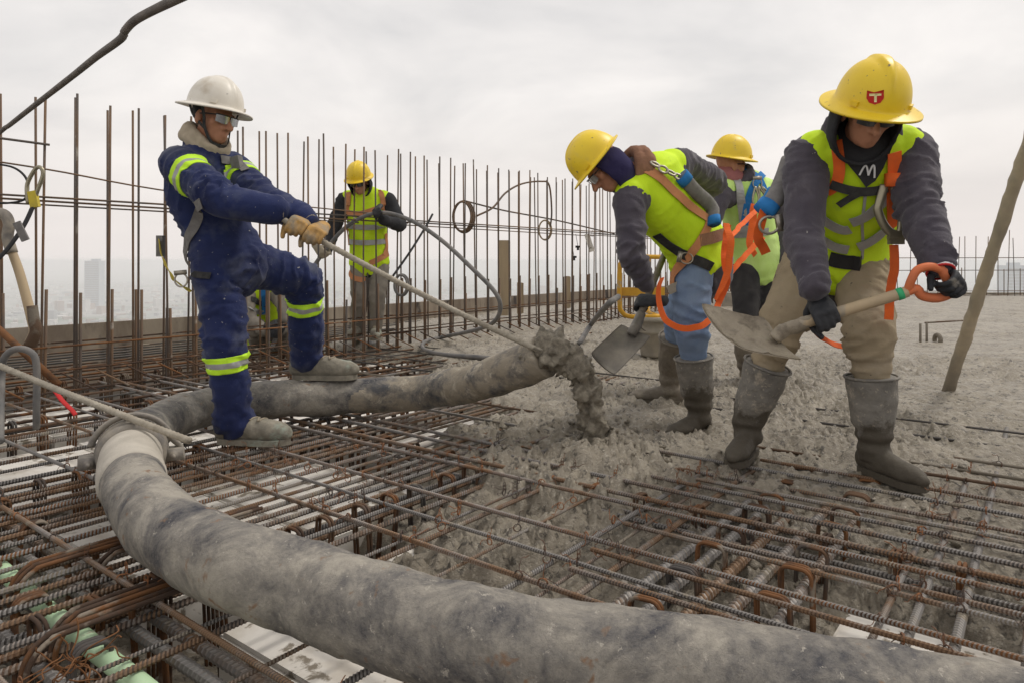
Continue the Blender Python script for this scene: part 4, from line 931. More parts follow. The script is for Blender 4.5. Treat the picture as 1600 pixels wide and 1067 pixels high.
def foot_boot(parent, ank, toe, sole, kind, knee=None, mat=None, shaft=.0, name='boot', lean=None):
    toe = nrm(V3(toe[0], toe[1], 0)); sd = np.cross(toe, ZUP); mb = MB(); g = V3(ank[0], ank[1], sole)
    h = g-toe*.045
    sec = [(-.052, .036, .050, .040), (-.02, .042, .062, .050), (.05, .043, .058, .052), (.11, .047, .046, .042), (.17, .050, .040, .034), (.205, .043, .036, .028), (.228, .026, .028, .018)]
    if kind == 'work': sec = [(x*1.12, rx*1.16, rz*1.16+(.010 if x > .1 else 0), q) for x, rx, rz, q in sec]
    pts = np.array([g+toe*x+V3(0, 0, .022+rz*.62) for x, rx, rz, q in sec]); 
    mb.tube(pts, [rx for _, rx, rz, q in sec], 18, hint=sd, ry=[rz*.9 for _, rx, rz, q in sec], bulge=True)
    if kind == 'rubber':
        k = np.asarray(knee); d = nrm(k-np.asarray(ank)); Ls = shaft
        q = [g-toe*.0+V3(0, 0, .06), np.asarray(ank)+d*.02, np.asarray(ank)+d*Ls*.5, np.asarray(ank)+d*Ls]; mb.tube(catmull(q, 5), np.interp(np.linspace(0, 1, 16), [0, .3, .6, 1], [.058, .065, .084, .097]), 20)
    else:
        q = [g+V3(0, 0, .06), np.asarray(ank)+V3(0, 0, .03), np.asarray(ank)+V3(0, 0, .075)]; mb.tube(catmull(q, 4), .054, 16)
    v, f, nn = remesh(mb, .008, 3); v = v+nn*(.004*fbm(v*22, 3))[:, None]
    if kind == 'rubber': # crease folds at the ankle
        z = v[:, 2]-sole; v = v+nn*(.005*np.sin(z*95+vnoise(v*9)*2)*np.exp(-((z-.13)/.06)**2))[:, None]
    v[:, 2] = np.maximum(v[:, 2], sole+.012)
    o = link(name, mesh(name, v-np.array(ORIG[parent.name]), f, mat), parent)
    mb = MB(); outl = []
    for x, rx, rz, q in sec: outl.append((x, rx+(.001 if kind == 'rubber' else .007)))
    L_ = [(x, r_) for x, r_ in outl]; ring = [g+toe*x+sd*r_ for x, r_ in L_]+[g+toe*(.238 if kind == 'rubber' else .278)]+[g+toe*x-sd*r_ for x, r_ in L_[::-1]]+[g-toe*(.075 if kind == 'rubber' else .085)]
    n = len(ring); vv = [p+V3(0, 0, .0) for p in ring]+[p+V3(0, 0, .026) for p in ring]; ff = [(i, (i+1) % n, (i+1) % n+n, i+n) for i in range(n)]+[tuple(range(n))[::-1], tuple(range(n, 2*n))]
    mb.add(vv, ff); vo, fo = mb.arr(); link('sole', mesh('sole', vo-np.array(ORIG[parent.name]), fo, mat, smooth=False), o)
    if kind == 'work':
        bv_ = bvh_of(v, f)
        for k in range(5):
            x = .055+.022*k; pts = []
            for y_ in np.linspace(-.028, .028, 7):
                h = bv_.ray_cast(Vector(g+toe*(x+(.008 if k % 2 else -.008)*y_/.028)+sd*y_+V3(0, 0, .3)), Vector((0, 0, -1)))
                if h[0] is not None: pts.append(np.array(h[0])+V3(0, 0, .003))
            if len(pts) > 3: mb = MB(); mb.tube(pts, .0042, 6); vo, fo = mb.arr(); link('lace', mesh('lace', vo-np.array(ORIG[parent.name]), fo, m_cuff), o)
    if kind == 'rubber':
        mb = MB(); c_ = np.asarray(ank)+d*Ls; s_ = nrm(np.cross(d, V3(0, 1, 0))); u_ = np.cross(d, s_)
        mb.tube([c_+(s_*math.cos(a)+u_*math.sin(a))*.0975 for a in np.linspace(0, 6.2832, 24, endpoint=False)], .006, 6, closed=True); vo, fo = mb.arr()
        link('rim', mesh('rim', vo-np.array(ORIG[parent.name]), fo, mat), o)
def person(J, label, base, top_mat, leg_mat, vest=None, voxel=.011, wr=(.013, .014), arm=(.066, .052, .036), leg=(.094, .068, .052), legend=(0, 0), jack_low=.10, jname='jacket', skin=True, vest_low=.05, loose=.012, depth=1.0, hs=1.0, flare=0.0):
    pr = thing('person', base, label, 'person', 'site workers'); o3 = np.array(base)
    # the body: one continuous figure
    mb = MB(); torso(mb, J, -.022, low=.005, depth=depth); L, rt, fw, up = head_parts(mb, J['hd'], J['face'], J['up'], hs)
    limb(mb, [J['nk']-nrm(J['hd']-J['nk'])*.03, L(0, -.02, -.07)], [.058, .054])
    for a, b, c in (('s1', 'e1', 'w1'), ('s2', 'e2', 'w2')): limb(mb, [J['che']*.3+J[a]*.7, J[a], J[b], J[c]], [.055, .055, .042, .030])
    for a, b, c in (('h1', 'k1', 'a1'), ('h2', 'k2', 'a2')): limb(mb, [J['pel']*.4+J[a]*.6, J[a], J[b], J[c]], [.074, .078, .052, .036])
    v, f, nn = remesh(mb, .0062 if voxel < .012 else .009, 3); link('body', mesh('body', v-o3, f, m_skin), pr)
    # trousers
    mb = MB(); hl = nrm(J['h2']-J['h1']); dn = nrm(J['pel']-J['wai'])
    mb.tube([J['pel']-dn*.10, J['pel']-dn*.03, J['pel']+dn*.015], [.158, .166, .140], 20, hint=hl, ry=[.116*depth, .122*depth, .10*depth], bulge=True)
    segs = []
    for i, (a, b, c) in enumerate((('h1', 'k1', 'a1'), ('h2', 'k2', 'a2'))):
        en = J[c]+(J[b]-J[c])*legend[i]; limb(mb, [J['pel']*.35+J[a]*.65, J[a], J[b]*.5+J[a]*.5, J[b], J[b]*.5+en*.5, en], [leg[0]*.95, leg[0], leg[0]*.9+.0, leg[1]+.004, leg[1]*.45+leg[2]*.6, leg[2]+.006], loose)
        segs += [(J[a], J[b], .35, 1.0), (J[b], J[c], .9, 1.1)]
    v, f, nn = remesh(mb, voxel, 3); v = limb_wrinkle(v, nn, segs, wr[1], 21, 3.3); TR = (v, f); link('trousers', mesh('trousers', v-o3, f, leg_mat), pr)
    # jacket or sweatshirt
    mb = MB(); torso(mb, J, .010, low=jack_low, depth=depth, flare=flare); segs = [(J['pel'], J['wai'], .8, .6), (J['wai'], J['che'], .5, .3), (J['che'], J['nk'], .2, .2)]
    for a, b, c in (('s1', 'e1', 'w1'), ('s2', 'e2', 'w2')):
        limb(mb, [J['che']*.25+J[a]*.75, J[a], J[a]*.5+J[b]*.5, J[b], J[b]*.5+J[c]*.5, J[c]], [arm[0]+.006, arm[0]+.004, arm[0]-.004, arm[1]+.004, arm[1]-.004, arm[2]], loose); segs += [(J[a], J[b], .4, 1.0), (J[b], J[c], 1.0, .9)]
    v, f, nn = remesh(mb, voxel, 3); v = limb_wrinkle(v, nn, segs, wr[0], 24, 8.1); JK = (v, f); link(jname, mesh(jname, v-o3, f, top_mat), pr)
    out_ = dict(pr=pr, L=L, rt=rt, fw=fw, up=up, TR=TR, JK=JK, bj=bvh_of(*JK), bt=bvh_of(*TR)); out_['all'] = [out_['bj'], out_['bt']]
    if vest is not None:
        mb = MB(); torso(mb, J, .026, low=vest_low, top_=False, depth=depth, flare=.008)
        for a, b in (('s1', 'e1'), ('s2', 'e2')): d = nrm(J[b]-J[a]); limb(mb, [J['che']*.3+J['nk']*.4+J[a]*.3, J[a]*.8+J['nk']*.2], [.075, arm[0]+loose+.008])
        v, f, nn = remesh(mb, voxel, 4); v = limb_wrinkle(v, nn, segs[:3], wr[0]*.8, 15, 5.5)
        VS = (v, f); link('vest', mesh('vest', v-o3, f, vest), pr); out_['VS'] = VS; out_['bv'] = bvh_of(*VS); out_['all'] = [out_['bv'], out_['bj'], out_['bt']]
    return out_
def neck_wrap(parent, J, r, rr, mat, name, squash=1.0, seed=0, fwd_drop=.03, n=2, off=0):
    d = nrm(J['hd']-J['nk']); s = nrm(np.cross(d, J['face'])); f_ = np.cross(s, d); mb = MB()
    for k in range(n):
        pts = [J['nk']+d*(off+.012+.032*k)+(s*math.cos(u)*r*(1-.08*k)+f_*math.sin(u)*r*squash)-d*fwd_drop*max(0, math.sin(u)) for u in np.linspace(0, 6.2832, 28, endpoint=False)]
        mb.tube(pts, rr*(1-.1*k), 12, closed=True)
    v, f, nn = remesh(mb, .007, 2); v = v+nn*(.008*fbm(v*V3(24, 24, 11)+seed, 3))[:, None]
    return link(name, mesh(name, v-np.array(ORIG[parent.name]), f, mat), parent)
def hood(parent, L, mat, name='hood', op=.035, r=(.112, .125, .150), zc=-.02, inner=None, seed=0, zmin=-.16):
    """cloth shell round the head, open over the face"""
    v = []; f = []; S, Rn = 40, 26; idx = {}
    for i in range(Rn+1):
        th = math.pi*i/Rn
        for j in range(S):
            u = 2*math.pi*j/S; idx[i, j] = len(v); v.append((r[0]*math.sin(th)*math.cos(u), -r[1]*math.cos(th), zc+r[2]*math.sin(th)*math.sin(u)))
    v = np.array(v); v = v+.006*np.stack([fbm(v*19+seed+k*9, 3) for k in range(3)], 1)
    keep = []
    for i in range(Rn):
        if -r[1]*math.cos(math.pi*(i+.5)/Rn) > op: continue
        for j in range(S): keep.append((idx[i, j], idx[i, (j+1) % S], idx[i+1, (j+1) % S], idx[i+1, j]))
    vv = np.array([L(*p) for p in v]); o = link(name, mesh(name, vv-np.array(ORIG[parent.name]), keep, mat), parent)
    m_ = o.modifiers.new('s', 'SOLIDIFY'); m_.thickness = .012; m_.offset = 0; return o
def dring(parent, c, ax_, nrm_, r, mat, name='d_ring', w_=.004):
    ax_ = nrm(ax_); n_ = nrm(nrm_); s_ = np.cross(ax_, n_); mb = MB()
    mb.tube([c+ax_*math.cos(u)*r*1.15+s_*math.sin(u)*r for u in np.linspace(0, 6.2832, 20, endpoint=False)], w_, 7, closed=True); mb.box(c-ax_*r*1.25, r*.8, r*2.0, w_*2, [ax_, s_, n_])
    return build(name, mb, mat, parent)

# ---- worker in navy coveralls hauling the rope
def tod(a, b): return nrm(np.asarray(b)-np.asarray(a))
rdir = nrm(ROPE1-ROPE0)
g1 = ROPE0+rdir*.115; g2 = ROPE0+rdir*.20
J = dict(pel=P(362, 412, 3.42), wai=P(342, 362, 3.42), che=P(319, 300, 3.40), nk=P(318, 230, 3.40), s1=P(279, 258, 3.26), s2=P(360, 264, 3.52),
         e1=P(347, 314, 3.08), e2=P(408, 306, 3.30), h1=P(338, 414, 3.34), h2=P(388, 410, 3.49), k1=P(352, 535, 3.27), k2=P(474, 440, 3.68), a1=P(366, 660, 3.30), a2=P(480, 562, 3.83),
         hd=P(334, 186, 3.37), face=(.90, -.44, -.12), up=(.20, -.03, 1))
W1 = thing('tmp', (0, 0, 0), 'x', 'x')
base1 = G(390, 693, 0)
bpy.data.objects.remove(W1)
J['w1'] = g1-rdir*.03+V3(-.075, .0, .06); J['w2'] = g2+V3(-.07, .05, .075)
w = person(J, 'man in navy coveralls and white hard hat standing on the hose hauling a rope', base1, m_blue, m_blue, jack_low=.02, flare=.022, jname='coverall_jacket', wr=(.016, .016), arm=(.072, .060, .046), leg=(.100, .075, .062), loose=.016, legend=(.05, .03))
pr = w['pr']
hand(pr, g1, -rdir, (.1, .25, -1), J['e1'], .012, m_tanglove, 1.05); hand(pr, g2, -rdir, (-.2, .2, -1), J['e2'], .012, m_tanglove, 1.05)
for k, q in (('w1', g1), ('w2', g2)):
    d = tod(J['e'+k[1]], J[k]); mb = MB(); mb.tube([J[k]-d*.035, J[k]-d*.03, J[k]+d*.02, J[k]+d*.05], [.050, .056, .052, .040], 18); v_, f_ = mb.arr(); build('glove_cuff', mb, m_cuff, pr)
foot_boot(pr, J['a1'], (1, -.12), .012, 'work', mat=m_boot); foot_boot(pr, J['a2'], (1, -.05), .222, 'work', mat=m_boot)
TAPE = [m_lime, m_silver, m_lime]
band('sleeve_band', *w['JK'], J['s1'], J['e1'], .095, .17, .108, TAPE, pr); band('sleeve_band', *w['JK'], J['s2'], J['e2'], .12, .19, .105, TAPE, pr)
band('leg_band', *w['TR'], J['k1'], J['a1'], .055, .13, .14, TAPE, pr); band('leg_band', *w['TR'], J['k2'], J['a2'], .10, .17, .14, TAPE, pr)
hc_ = w['L'](0, -.005, .052); ho, rt, hb = helmet(pr, hc_, J['face'], J['up'], m_whel, 1.0, .045)
glasses(pr, w['L'], w['rt'], w['fw'], w['up'], 1, m_mirror)
mb = MB(); mb.ell(w['L'](0, -.03, .03), (.082, .088, .08), [w['rt'], w['fw'], w['up']]); build('hair', mb, m_hair, pr)
neck_wrap(pr, J, .096, .030, m_sand, 'collar', fwd_drop=.035, n=2, off=.015)
for sx in (-1, 1): # chin strap
    pts = [w['L'](sx*.10, .035, .05), w['L'](sx*.082, .035, -.01), w['L'](sx*.072, .04, -.06), w['L'](sx*.04, .065, -.112), w['L'](0, .075, -.122)]
    webbing('chin_strap', pts, .014, w['rt']*sx+w['fw']*.4, m_blackc, pr)
    webbing('chin_strap', [w['L'](sx*.102, -.06, .05), w['L'](sx*.088, -.04, 0), w['L'](sx*.072, .035, -.058)], .012, w['rt']*sx, m_blackc, pr)
strap('harness_strap', [(316, 318), (308, 345), (298, 370), (288, 400), (283, 420), (292, 432)], w['all'], .046, m_greyc, pr, near=3.3)
strap('harness_strap', [(282, 420), (300, 428), (330, 432)], w['all'], .03, m_blackc, pr, near=3.3)
strap('harness_strap', [(344, 250), (356, 252), (372, 256), (384, 268)], w['all'], .04, m_greyc, pr, near=3.3)
q = cast(w['all'], 372, 260, 3.4); mb = MB(); mb.box(q[0]+q[1]*.02, .05, .03, .06, [nrm((1, -.4, .2)), nrm((.4, 1, 0)), nrm((-.2, 0, 1))]); build('chest_buckle', mb, m_greyc, pr, smooth=False)
dring(pr, P(283, 438, 3.22), V3(.1, 0, -1), V3(.2, -1, 0), .027, m_metal)
webbing('tool_lanyard', [P(250, 375, 3.34), P(254, 400, 3.32), P(262, 420, 3.3), P(276, 440, 3.28), P(300, 456, 3.3)], .05, (-.9, -.3, 0), m_ybag, pr)
mb = MB(); mb.box(P(251, 385, 3.36), .03, .03, .10); build('buckle', mb, m_greyc, pr, smooth=False)

# ---- stooping worker with jeans and square shovel
J = dict(pel=P(1096, 405, 3.75), wai=P(1068, 355, 3.68), che=P(1030, 305, 3.58), nk=P(1002, 268, 3.52), s1=P(984, 312, 3.42), s2=P(1062, 256, 3.68), e1=P(988, 396, 3.33), e2=P(1114, 284, 3.92), w1=P(1008, 446, 3.38), w2=P(1062, 350, 4.02),
         h1=P(1082, 420, 3.66), h2=P(1114, 408, 3.85), k1=P(1080, 520, 3.58), k2=P(1062, 485, 4.05), a1=P(1092, 638, 3.62), a2=P(1047, 588, 4.25), hd=P(944, 260, 3.46), face=(-.60, -.16, -.78), up=(-.78, .0, .62))
b4 = J['a1']*V3(1, 1, 0)
w = person(J, 'stooping man in lime vest and blue jeans holding a square shovel', b4, m_purple, m_jean, vest=m_hivis, legend=(.58, .58), jname='sweatshirt', vest_low=.0, wr=(.013, .013), leg=(.096, .074, .046))
pr = w['pr']; w4 = w
SB, ST = P(993, 512, 3.44), P(1058, 348, 4.0)
sdir = nrm(ST-SB); gh = SB+sdir*.16
hand(pr, gh, sdir, (.3, .5, -.6), J['e1'], .018, m_glove, 1.05); hand(pr, ST-sdir*.05, sdir, (-.4, -.3, -.8), J['e2'], .018, m_glove, 1.0, voxel=.006)
for a, k, s, l in (('a1', 'k1', J['a1'][2]-.135, .30), ('a2', 'k2', J['a2'][2]-.165, .30)):
    foot_boot(pr, J[a], (-.75, -.55) if a == 'a1' else (-.9, .1), s, 'rubber', J[k], m_rubb if a == 'a1' else m_rubd, l-.03)
helmet(pr, w['L'](0, 0, .05), J['face'], J['up'], m_yhel, .98, .020, front=.022)
hood(pr, w['L'], m_navycl, 'head_cloth', op=.045, r=(.092, .108, .135), zc=-.035)
glasses(pr, w['L'], w['rt'], w['fw'], w['up'], 1, m_mirror)
neck_wrap(pr, J, .088, .038, m_brown, 'towel', n=2, seed=4, fwd_drop=.02)
strap('harness_strap', [(1002, 262), (1030, 278), (1052, 300), (1080, 325), (1108, 345)], w['all'], .045, m_peach, pr, near=3.5)
strap('harness_strap', [(1105, 348), (1096, 372), (1075, 400), (1052, 430), (1042, 446)], w['all'], .045, m_peach, pr, near=3.6)
strap('waist_belt', [(1026, 366), (1045, 382), (1066, 396), (1090, 408), (1112, 416)], w['all'], .05, m_blackc, pr, near=3.6)
strap('waist_wrap', [(1092, 376), (1112, 372), (1130, 366)], w['all'], .06, m_brown, pr, near=3.7)
dring(pr, cast(w['all'], 1071, 404, 3.6)[0]+V3(0, -.02, 0), V3(1, 0, -.2), V3(0, -1, 0), .028, m_metal)
mb = MB(); q = cast(w['all'], 1042, 446, 3.6)[0]; mb.box(q+V3(0, -.02, 0), .06, .012, .045, [nrm((1, 0, .5)), (0, 1, 0), nrm((-.5, 0, 1))]); build('buckle', mb, m_metal, pr, smooth=False)
# shock pack and lanyard on his back
pk = [cast(w['all'], a, b, 3.5)[0]+V3(0, -.035, .02) for a, b in ((1062, 282), (1085, 308), (1108, 330), (1138, 350))]
mb = MB(); pp = catmull(pk, 5); mb.tube(pp, .036, 12, ry=.018, hint=nrm((.5, 0, .8))); build('shock_pack', mb, m_greyc, pr)
for i, j in ((0, 2), (len(pp)-3, len(pp)-1)):
    mb = MB(); mb.tube(pp[i:j+1], .040, 12, ry=.022, hint=nrm((.5, 0, .8))); build('pack_end', mb, m_blueweb, pr)
for k in range(4):
    c_ = cast(w['all'], 1022+11*k, 262+6*k, 3.5); mb = MB(); cc = c_[0]+c_[1]*.022; s1_ = nrm((1, 0, -.5)); s2_ = np.cross(c_[1], s1_)
    mb.tube([cc+s1_*.024*math.cos(u)+s2_*.017*math.sin(u)*(1 if k % 2 else .6) for u in np.linspace(0, 6.28, 16, endpoint=False)], .006, 7, closed=True); build('chain_link', mb, m_metal, pr)
webbing('lanyard', [P(1135, 350, 3.55), P(1141, 380, 3.5), P(1138, 420, 3.48), P(1128, 450, 3.46), P(1118, 470, 3.46)], .034, (.2, -1, 0), m_orange, pr, twist=1.6)
webbing('lanyard', [P(1138, 352, 3.58), P(1130, 400, 3.52), P(1136, 440, 3.5), P(1122, 475, 3.47), P(1110, 500, 3.4), P(1085, 512, 3.36), P(1055, 510, 3.36), P(1035, 492, 3.4), P(1030, 455, 3.45), P(1035, 435, 3.48)], .03, (-.1, -.8, .5), m_orange, pr, twist=-.9)

def shovel(name, A_, B_, C_, D_, sock, shaft_end, mats, lab, dish=.02, extra=None, thick=.004):
    """blade corners: cutting edge A-B, shoulders C (next to B) and D (next to A)"""
    ctr = (A_+B_+C_+D_)/4; sv = thing(name, ctr, lab, 'shovel'); nrm_ = nrm(np.cross(B_-A_, D_-A_)); mb = MB(); n = 14; v = []
    if nrm_[2] < 0: nrm_ = -nrm_
    for i in range(n+1):
        for j in range(n+1):
            s, t = i/n, j/n; p = (A_*(1-s)+B_*s)*(1-t)+(D_*(1-s)+C_*s)*t
            e = (2*s-1)**2; p = p+nrm_*dish*(e-.6)+nrm_*dish*.9*max(0, t-.75)*4*(1-e)*.4
            p = p+(ctr-p)*.02*(abs(2*s-1)**8)*(abs(2*t-1)**8)*2
            v.append(p)
    v = np.array(v); f = [(i*(n+1)+j, (i+1)*(n+1)+j, (i+1)*(n+1)+j+1, i*(n+1)+j+1) for i in range(n) for j in range(n)]; N0 = len(v)
    bump_ = nrm_*1
    top_v = v+nrm_*(.004+(.010*np.maximum(0, fbm(v*28, 4)) if extra else 0*v[:, 0])[:, None])
    mb.add(np.vstack([top_v, v-nrm_*thick/2]), f+[tuple(q+N0 for q in r_[::-1]) for r_ in f]+[(i*(n+1), (i+1)*(n+1), (i+1)*(n+1)+N0, i*(n+1)+N0) for i in range(n)]+[(i*(n+1)+n, i*(n+1)+n+N0, (i+1)*(n+1)+n+N0, (i+1)*(n+1)+n) for i in range(n)]
           + [(j, j+N0, j+1+N0, j+1) for j in range(n)]+[(n*(n+1)+j, n*(n+1)+j+1, n*(n+1)+j+1+N0, n*(n+1)+j+N0) for j in range(n)])
    build('blade', mb, mats[0], sv)
    d = nrm(shaft_end-sock); mb = MB(); q = (C_+D_)/2*.7+ctr*.3
    pp = resamp(catmull([q+nrm_*.006, (q+sock)/2+nrm_*.012, sock, sock+d*.10], 6), .008); m = tube_noise(pp, np.interp(np.linspace(0, 1, len(pp)), [0, .4, 1], [.024, .027, .023]), 14, .008 if extra else .002, 25, 2); build('socket', m, mats[0], sv)
    return sv
sv2 = shovel('square_shovel', P(922, 553, 3.30), P(960, 587, 3.22), P(1017, 527, 3.40), P(970, 508, 3.50), SB, ST, [m_bladed], 'square shovel with a wet cement blade held by the stooping man', dish=.012)
mb = MB(); mb.tube([SB, ST], .017, 12); build('shaft', mb, m_rubd, sv2)

# ---- worker behind with the blue harness
J = dict(pel=P(1182, 412, 5.0), wai=P(1174, 370, 4.95), che=P(1166, 318, 4.88), nk=P(1152, 279, 4.84), s1=P(1124, 302, 4.72), s2=P(1204, 300, 4.98), e1=P(1108, 352, 4.66), e2=P(1222, 350, 5.05), w1=P(1112, 410, 4.55), w2=P(1226, 410, 4.9),
         h1=P(1164, 420, 4.95), h2=P(1204, 420, 5.02), k1=P(1166, 500, 4.82), k2=P(1200, 505, 4.9), a1=P(1170, 580, 4.95), a2=P(1206, 582, 5.0), hd=P(1141, 258, 4.78), face=(.92, .30, -.25), up=(.12, -.12, 1))
w = person(J, 'man in pale lime vest with blue harness seen from behind', G(1185, 600, .02), m_purple, m_blacktr, vest=m_hivisp, voxel=.014, jname='sweatshirt', legend=(.2, .2))
pr = w['pr']
helmet(pr, w['L'](0, 0, .05), J['face'], J['up'], m_yhel, 1.0, .030, front=.012)
glasses(pr, w['L'], w['rt'], w['fw'], w['up'], 1, m_lens)
hood(pr, w['L'], m_pink, 'neck_scarf', op=.2, r=(.084, .112, .082), zc=-.085); neck_wrap(pr, J, .09, .036, m_purple, 'collar', n=1, fwd_drop=0)
for a, k in (('a1', 'k1'), ('a2', 'k2')): foot_boot(pr, J[a], (.3, .9), J[a][2]-.10, 'rubber', J[k], m_rubd, .28)
strap('harness_strap', [(1146, 252), (1160, 262), (1176, 272), (1184, 278)], w['all'], .05, m_blueweb, pr, near=4.8); strap('harness_strap', [(1202, 262), (1192, 272), (1184, 280)], w['all'], .05, m_blueweb, pr, near=4.8)
strap('harness_strap', [(1184, 278), (1172, 300), (1166, 330), (1163, 352)], w['all'], .055, m_blueweb, pr, near=4.8); strap('harness_strap', [(1186, 280), (1196, 300), (1198, 320)], w['all'], .05, m_blueweb, pr, near=4.8)
strap('reflective_band', [(1134, 256), (1146, 275), (1154, 300), (1160, 330), (1162, 362)], w['all'], .055, m_silver, pr, near=4.8); strap('reflective_band', [(1118, 362), (1140, 366), (1162, 366), (1200, 362)], w['all'], .05, m_silver, pr, near=4.8, lift=.003)
dring(pr, cast(w['all'], 1181, 288, 4.8)[0]+V3(0, -.03, 0), V3(0, 0, -1), V3(0, -1, 0), .03, m_metal)
for k in range(3):
    mb = MB(); a_ = P(1180+5*k, 292, 4.66); mb.tube(catmull([a_, a_+V3(-.02+.03*k, -.01, -.09), a_+V3(.0+.02*k, -.01, -.15), a_+V3(.02+.03*k, -.01, -.08), a_], 5), .007, 7); build('carabiner', mb, m_gold, pr)
webbing('lanyard', [P(1178, 320, 4.55), P(1176, 350, 4.5), P(1172, 380, 4.45), P(1180, 400, 4.4)], .045, (0, -1, 0), m_orange, pr, twist=1.2)
webbing('lanyard', [P(1190, 322, 4.55), P(1160, 350, 4.3), P(1140, 372, 4.1), P(1128, 380, 4.0)], .03, (0, -1, .3), m_orange, pr, twist=.8)
webbing('lanyard', [P(1192, 370, 4.4), P(1172, 392, 4.3), P(1150, 415, 4.2), P(1130, 440, 4.1), P(1116, 455, 4.0)], .034, (0, -1, .4), m_orange, pr, twist=-.6)
mb = MB(); mb.tube(catmull([P(1208, 296, 4.3), P(1200, 310, 4.3), P(1190, 330, 4.3)], 4), .045, 12, ry=.03); build('shock_pack', mb, m_blueweb, pr)

# ---- background worker holding the vibrator hose
J = dict(pel=P(577, 410, 7.08), wai=P(575, 375, 7.06), che=P(573, 335, 7.02), nk=P(570, 302, 6.98), s1=P(539, 313, 7.0), s2=P(606, 313, 7.0), e1=P(521, 358, 6.92), e2=P(625, 352, 6.92), w1=P(512, 392, 6.72), w2=P(600, 345, 6.66),
         h1=P(563, 412, 7.08), h2=P(592, 412, 7.08), k1=P(561, 465, 7.0), k2=P(590, 465, 7.0), a1=P(560, 514, 7.1), a2=P(586, 514, 7.05), hd=P(562, 284, 6.86), face=(-.1, -.85, -.5), up=(-.08, -.42, .9))
w = person(J, 'man in lime vest with orange harness holding the grey hose behind the starter bars', (J['a1']+J['a2'])/2*V3(1, 1, 0)+V3(0, 0, .07), m_dark, m_greytr, vest=m_hivis, voxel=.016, jname='jacket', legend=(0, 0), wr=(.012, .013), vest_low=.02)
pr = w['pr']
helmet(pr, w['L'](0, 0, .05), J['face'], J['up'], m_yhel, 1.0, .022, front=.02); hood(pr, w['L'], m_dark, op=.04); glasses(pr, w['L'], w['rt'], w['fw'], w['up'], 1, m_lens)
hand(pr, vib[3]+V3(0, 0, .0), tod(vib[3], vib[4]), (.3, .8, -.3), J['e1'], .024, m_cuff, 1.1, voxel=.008); hand(pr, vib[5], tod(vib[5], vib[4]), (0, .3, -1), J['e2'], .024, m_glove, 1.1, voxel=.008)
for a in ('a1', 'a2'): foot_boot(pr, J[a], (-.15 if a == 'a1' else .25, -1), J[a][2]-.09, 'work', mat=m_boot)
strap('reflective_band', [(545, 353), (575, 356), (606, 354)], w['all'], .05, m_silver, pr, near=7); strap('reflective_band', [(545, 378), (575, 380), (606, 377)], w['all'], .05, m_silver, pr, near=7)
strap('harness_strap', [(546, 302), (544, 318), (543, 332), (560, 336), (590, 326), (598, 322)], w['all'], .05, m_peach, pr, near=7); strap('harness_strap', [(592, 296), (598, 310), (600, 330)], w['all'], .05, m_peach, pr, near=7)
strap('harness_strap', [(606, 365), (604, 385), (600, 400)], w['all'], .05, m_peach, pr, near=7); strap('thigh_strap', [(540, 424), (555, 436), (570, 438)], w['all'], .05, m_peach, pr, near=7); strap('thigh_strap', [(578, 412), (594, 404), (606, 396)], w['all'], .055, m_peach, pr, near=7)
strap('harness_strap', [(541, 355), (540, 370), (541, 384)], w['all'], .04, m_peach, pr, near=7)

# ---- crouching worker half hidden behind the blue coveralls
J = dict(pel=P(414, 518, 6.95), wai=P(412, 495, 6.86), che=P(406, 466, 6.72), nk=P(393, 441, 6.55), s1=P(384, 458, 6.48), s2=P(424, 452, 6.74), e1=P(388, 495, 6.38), e2=P(441, 474, 6.52), w1=P(412, 518, 6.3), w2=P(447, 500, 6.4),
         h1=P(404, 520, 6.9), h2=P(428, 520, 7.0), k1=P(398, 512, 6.55), k2=P(436, 514, 6.6), a1=P(404, 545, 6.85), a2=P(440, 545, 6.9), hd=P(378, 424, 6.42), face=(-.5, -.7, -.5), up=(-.35, -.3, .85))
w = person(J, 'crouching man in lime vest half hidden behind the man in navy coveralls', G(420, 560, 0), m_greytr, m_greytr, vest=m_hivis, voxel=.016, jname='jacket')
pr = w['pr']; helmet(pr, w['L'](0, 0, .05), J['face'], J['up'], m_yhel, 1.0, .03)
hand(pr, P(436, 512, 6.34), (.2, 0, 1), (-.3, .8, 0), J['e2'], .02, m_glove, 1.1, voxel=.008); hand(pr, P(430, 520, 6.32), (.2, 0, 1), (.3, .8, 0), J['e1'], .02, m_glove, 1.1, voxel=.008)
for a in ('a1', 'a2'): foot_boot(pr, J[a], (-.8, -.6), J[a][2]-.09, 'work', mat=m_boot)
strap('waist_belt', [(392, 468), (404, 473), (416, 476)], w['all'], .05, m_blackc, pr, near=6.6); strap('harness_strap', [(410, 452), (412, 470), (413, 490)], w['all'], .05, m_blueweb, pr, near=6.6); strap('reflective_band', [(390, 484), (404, 488), (418, 488)], w['all'], .05, m_silver, pr, near=6.6)

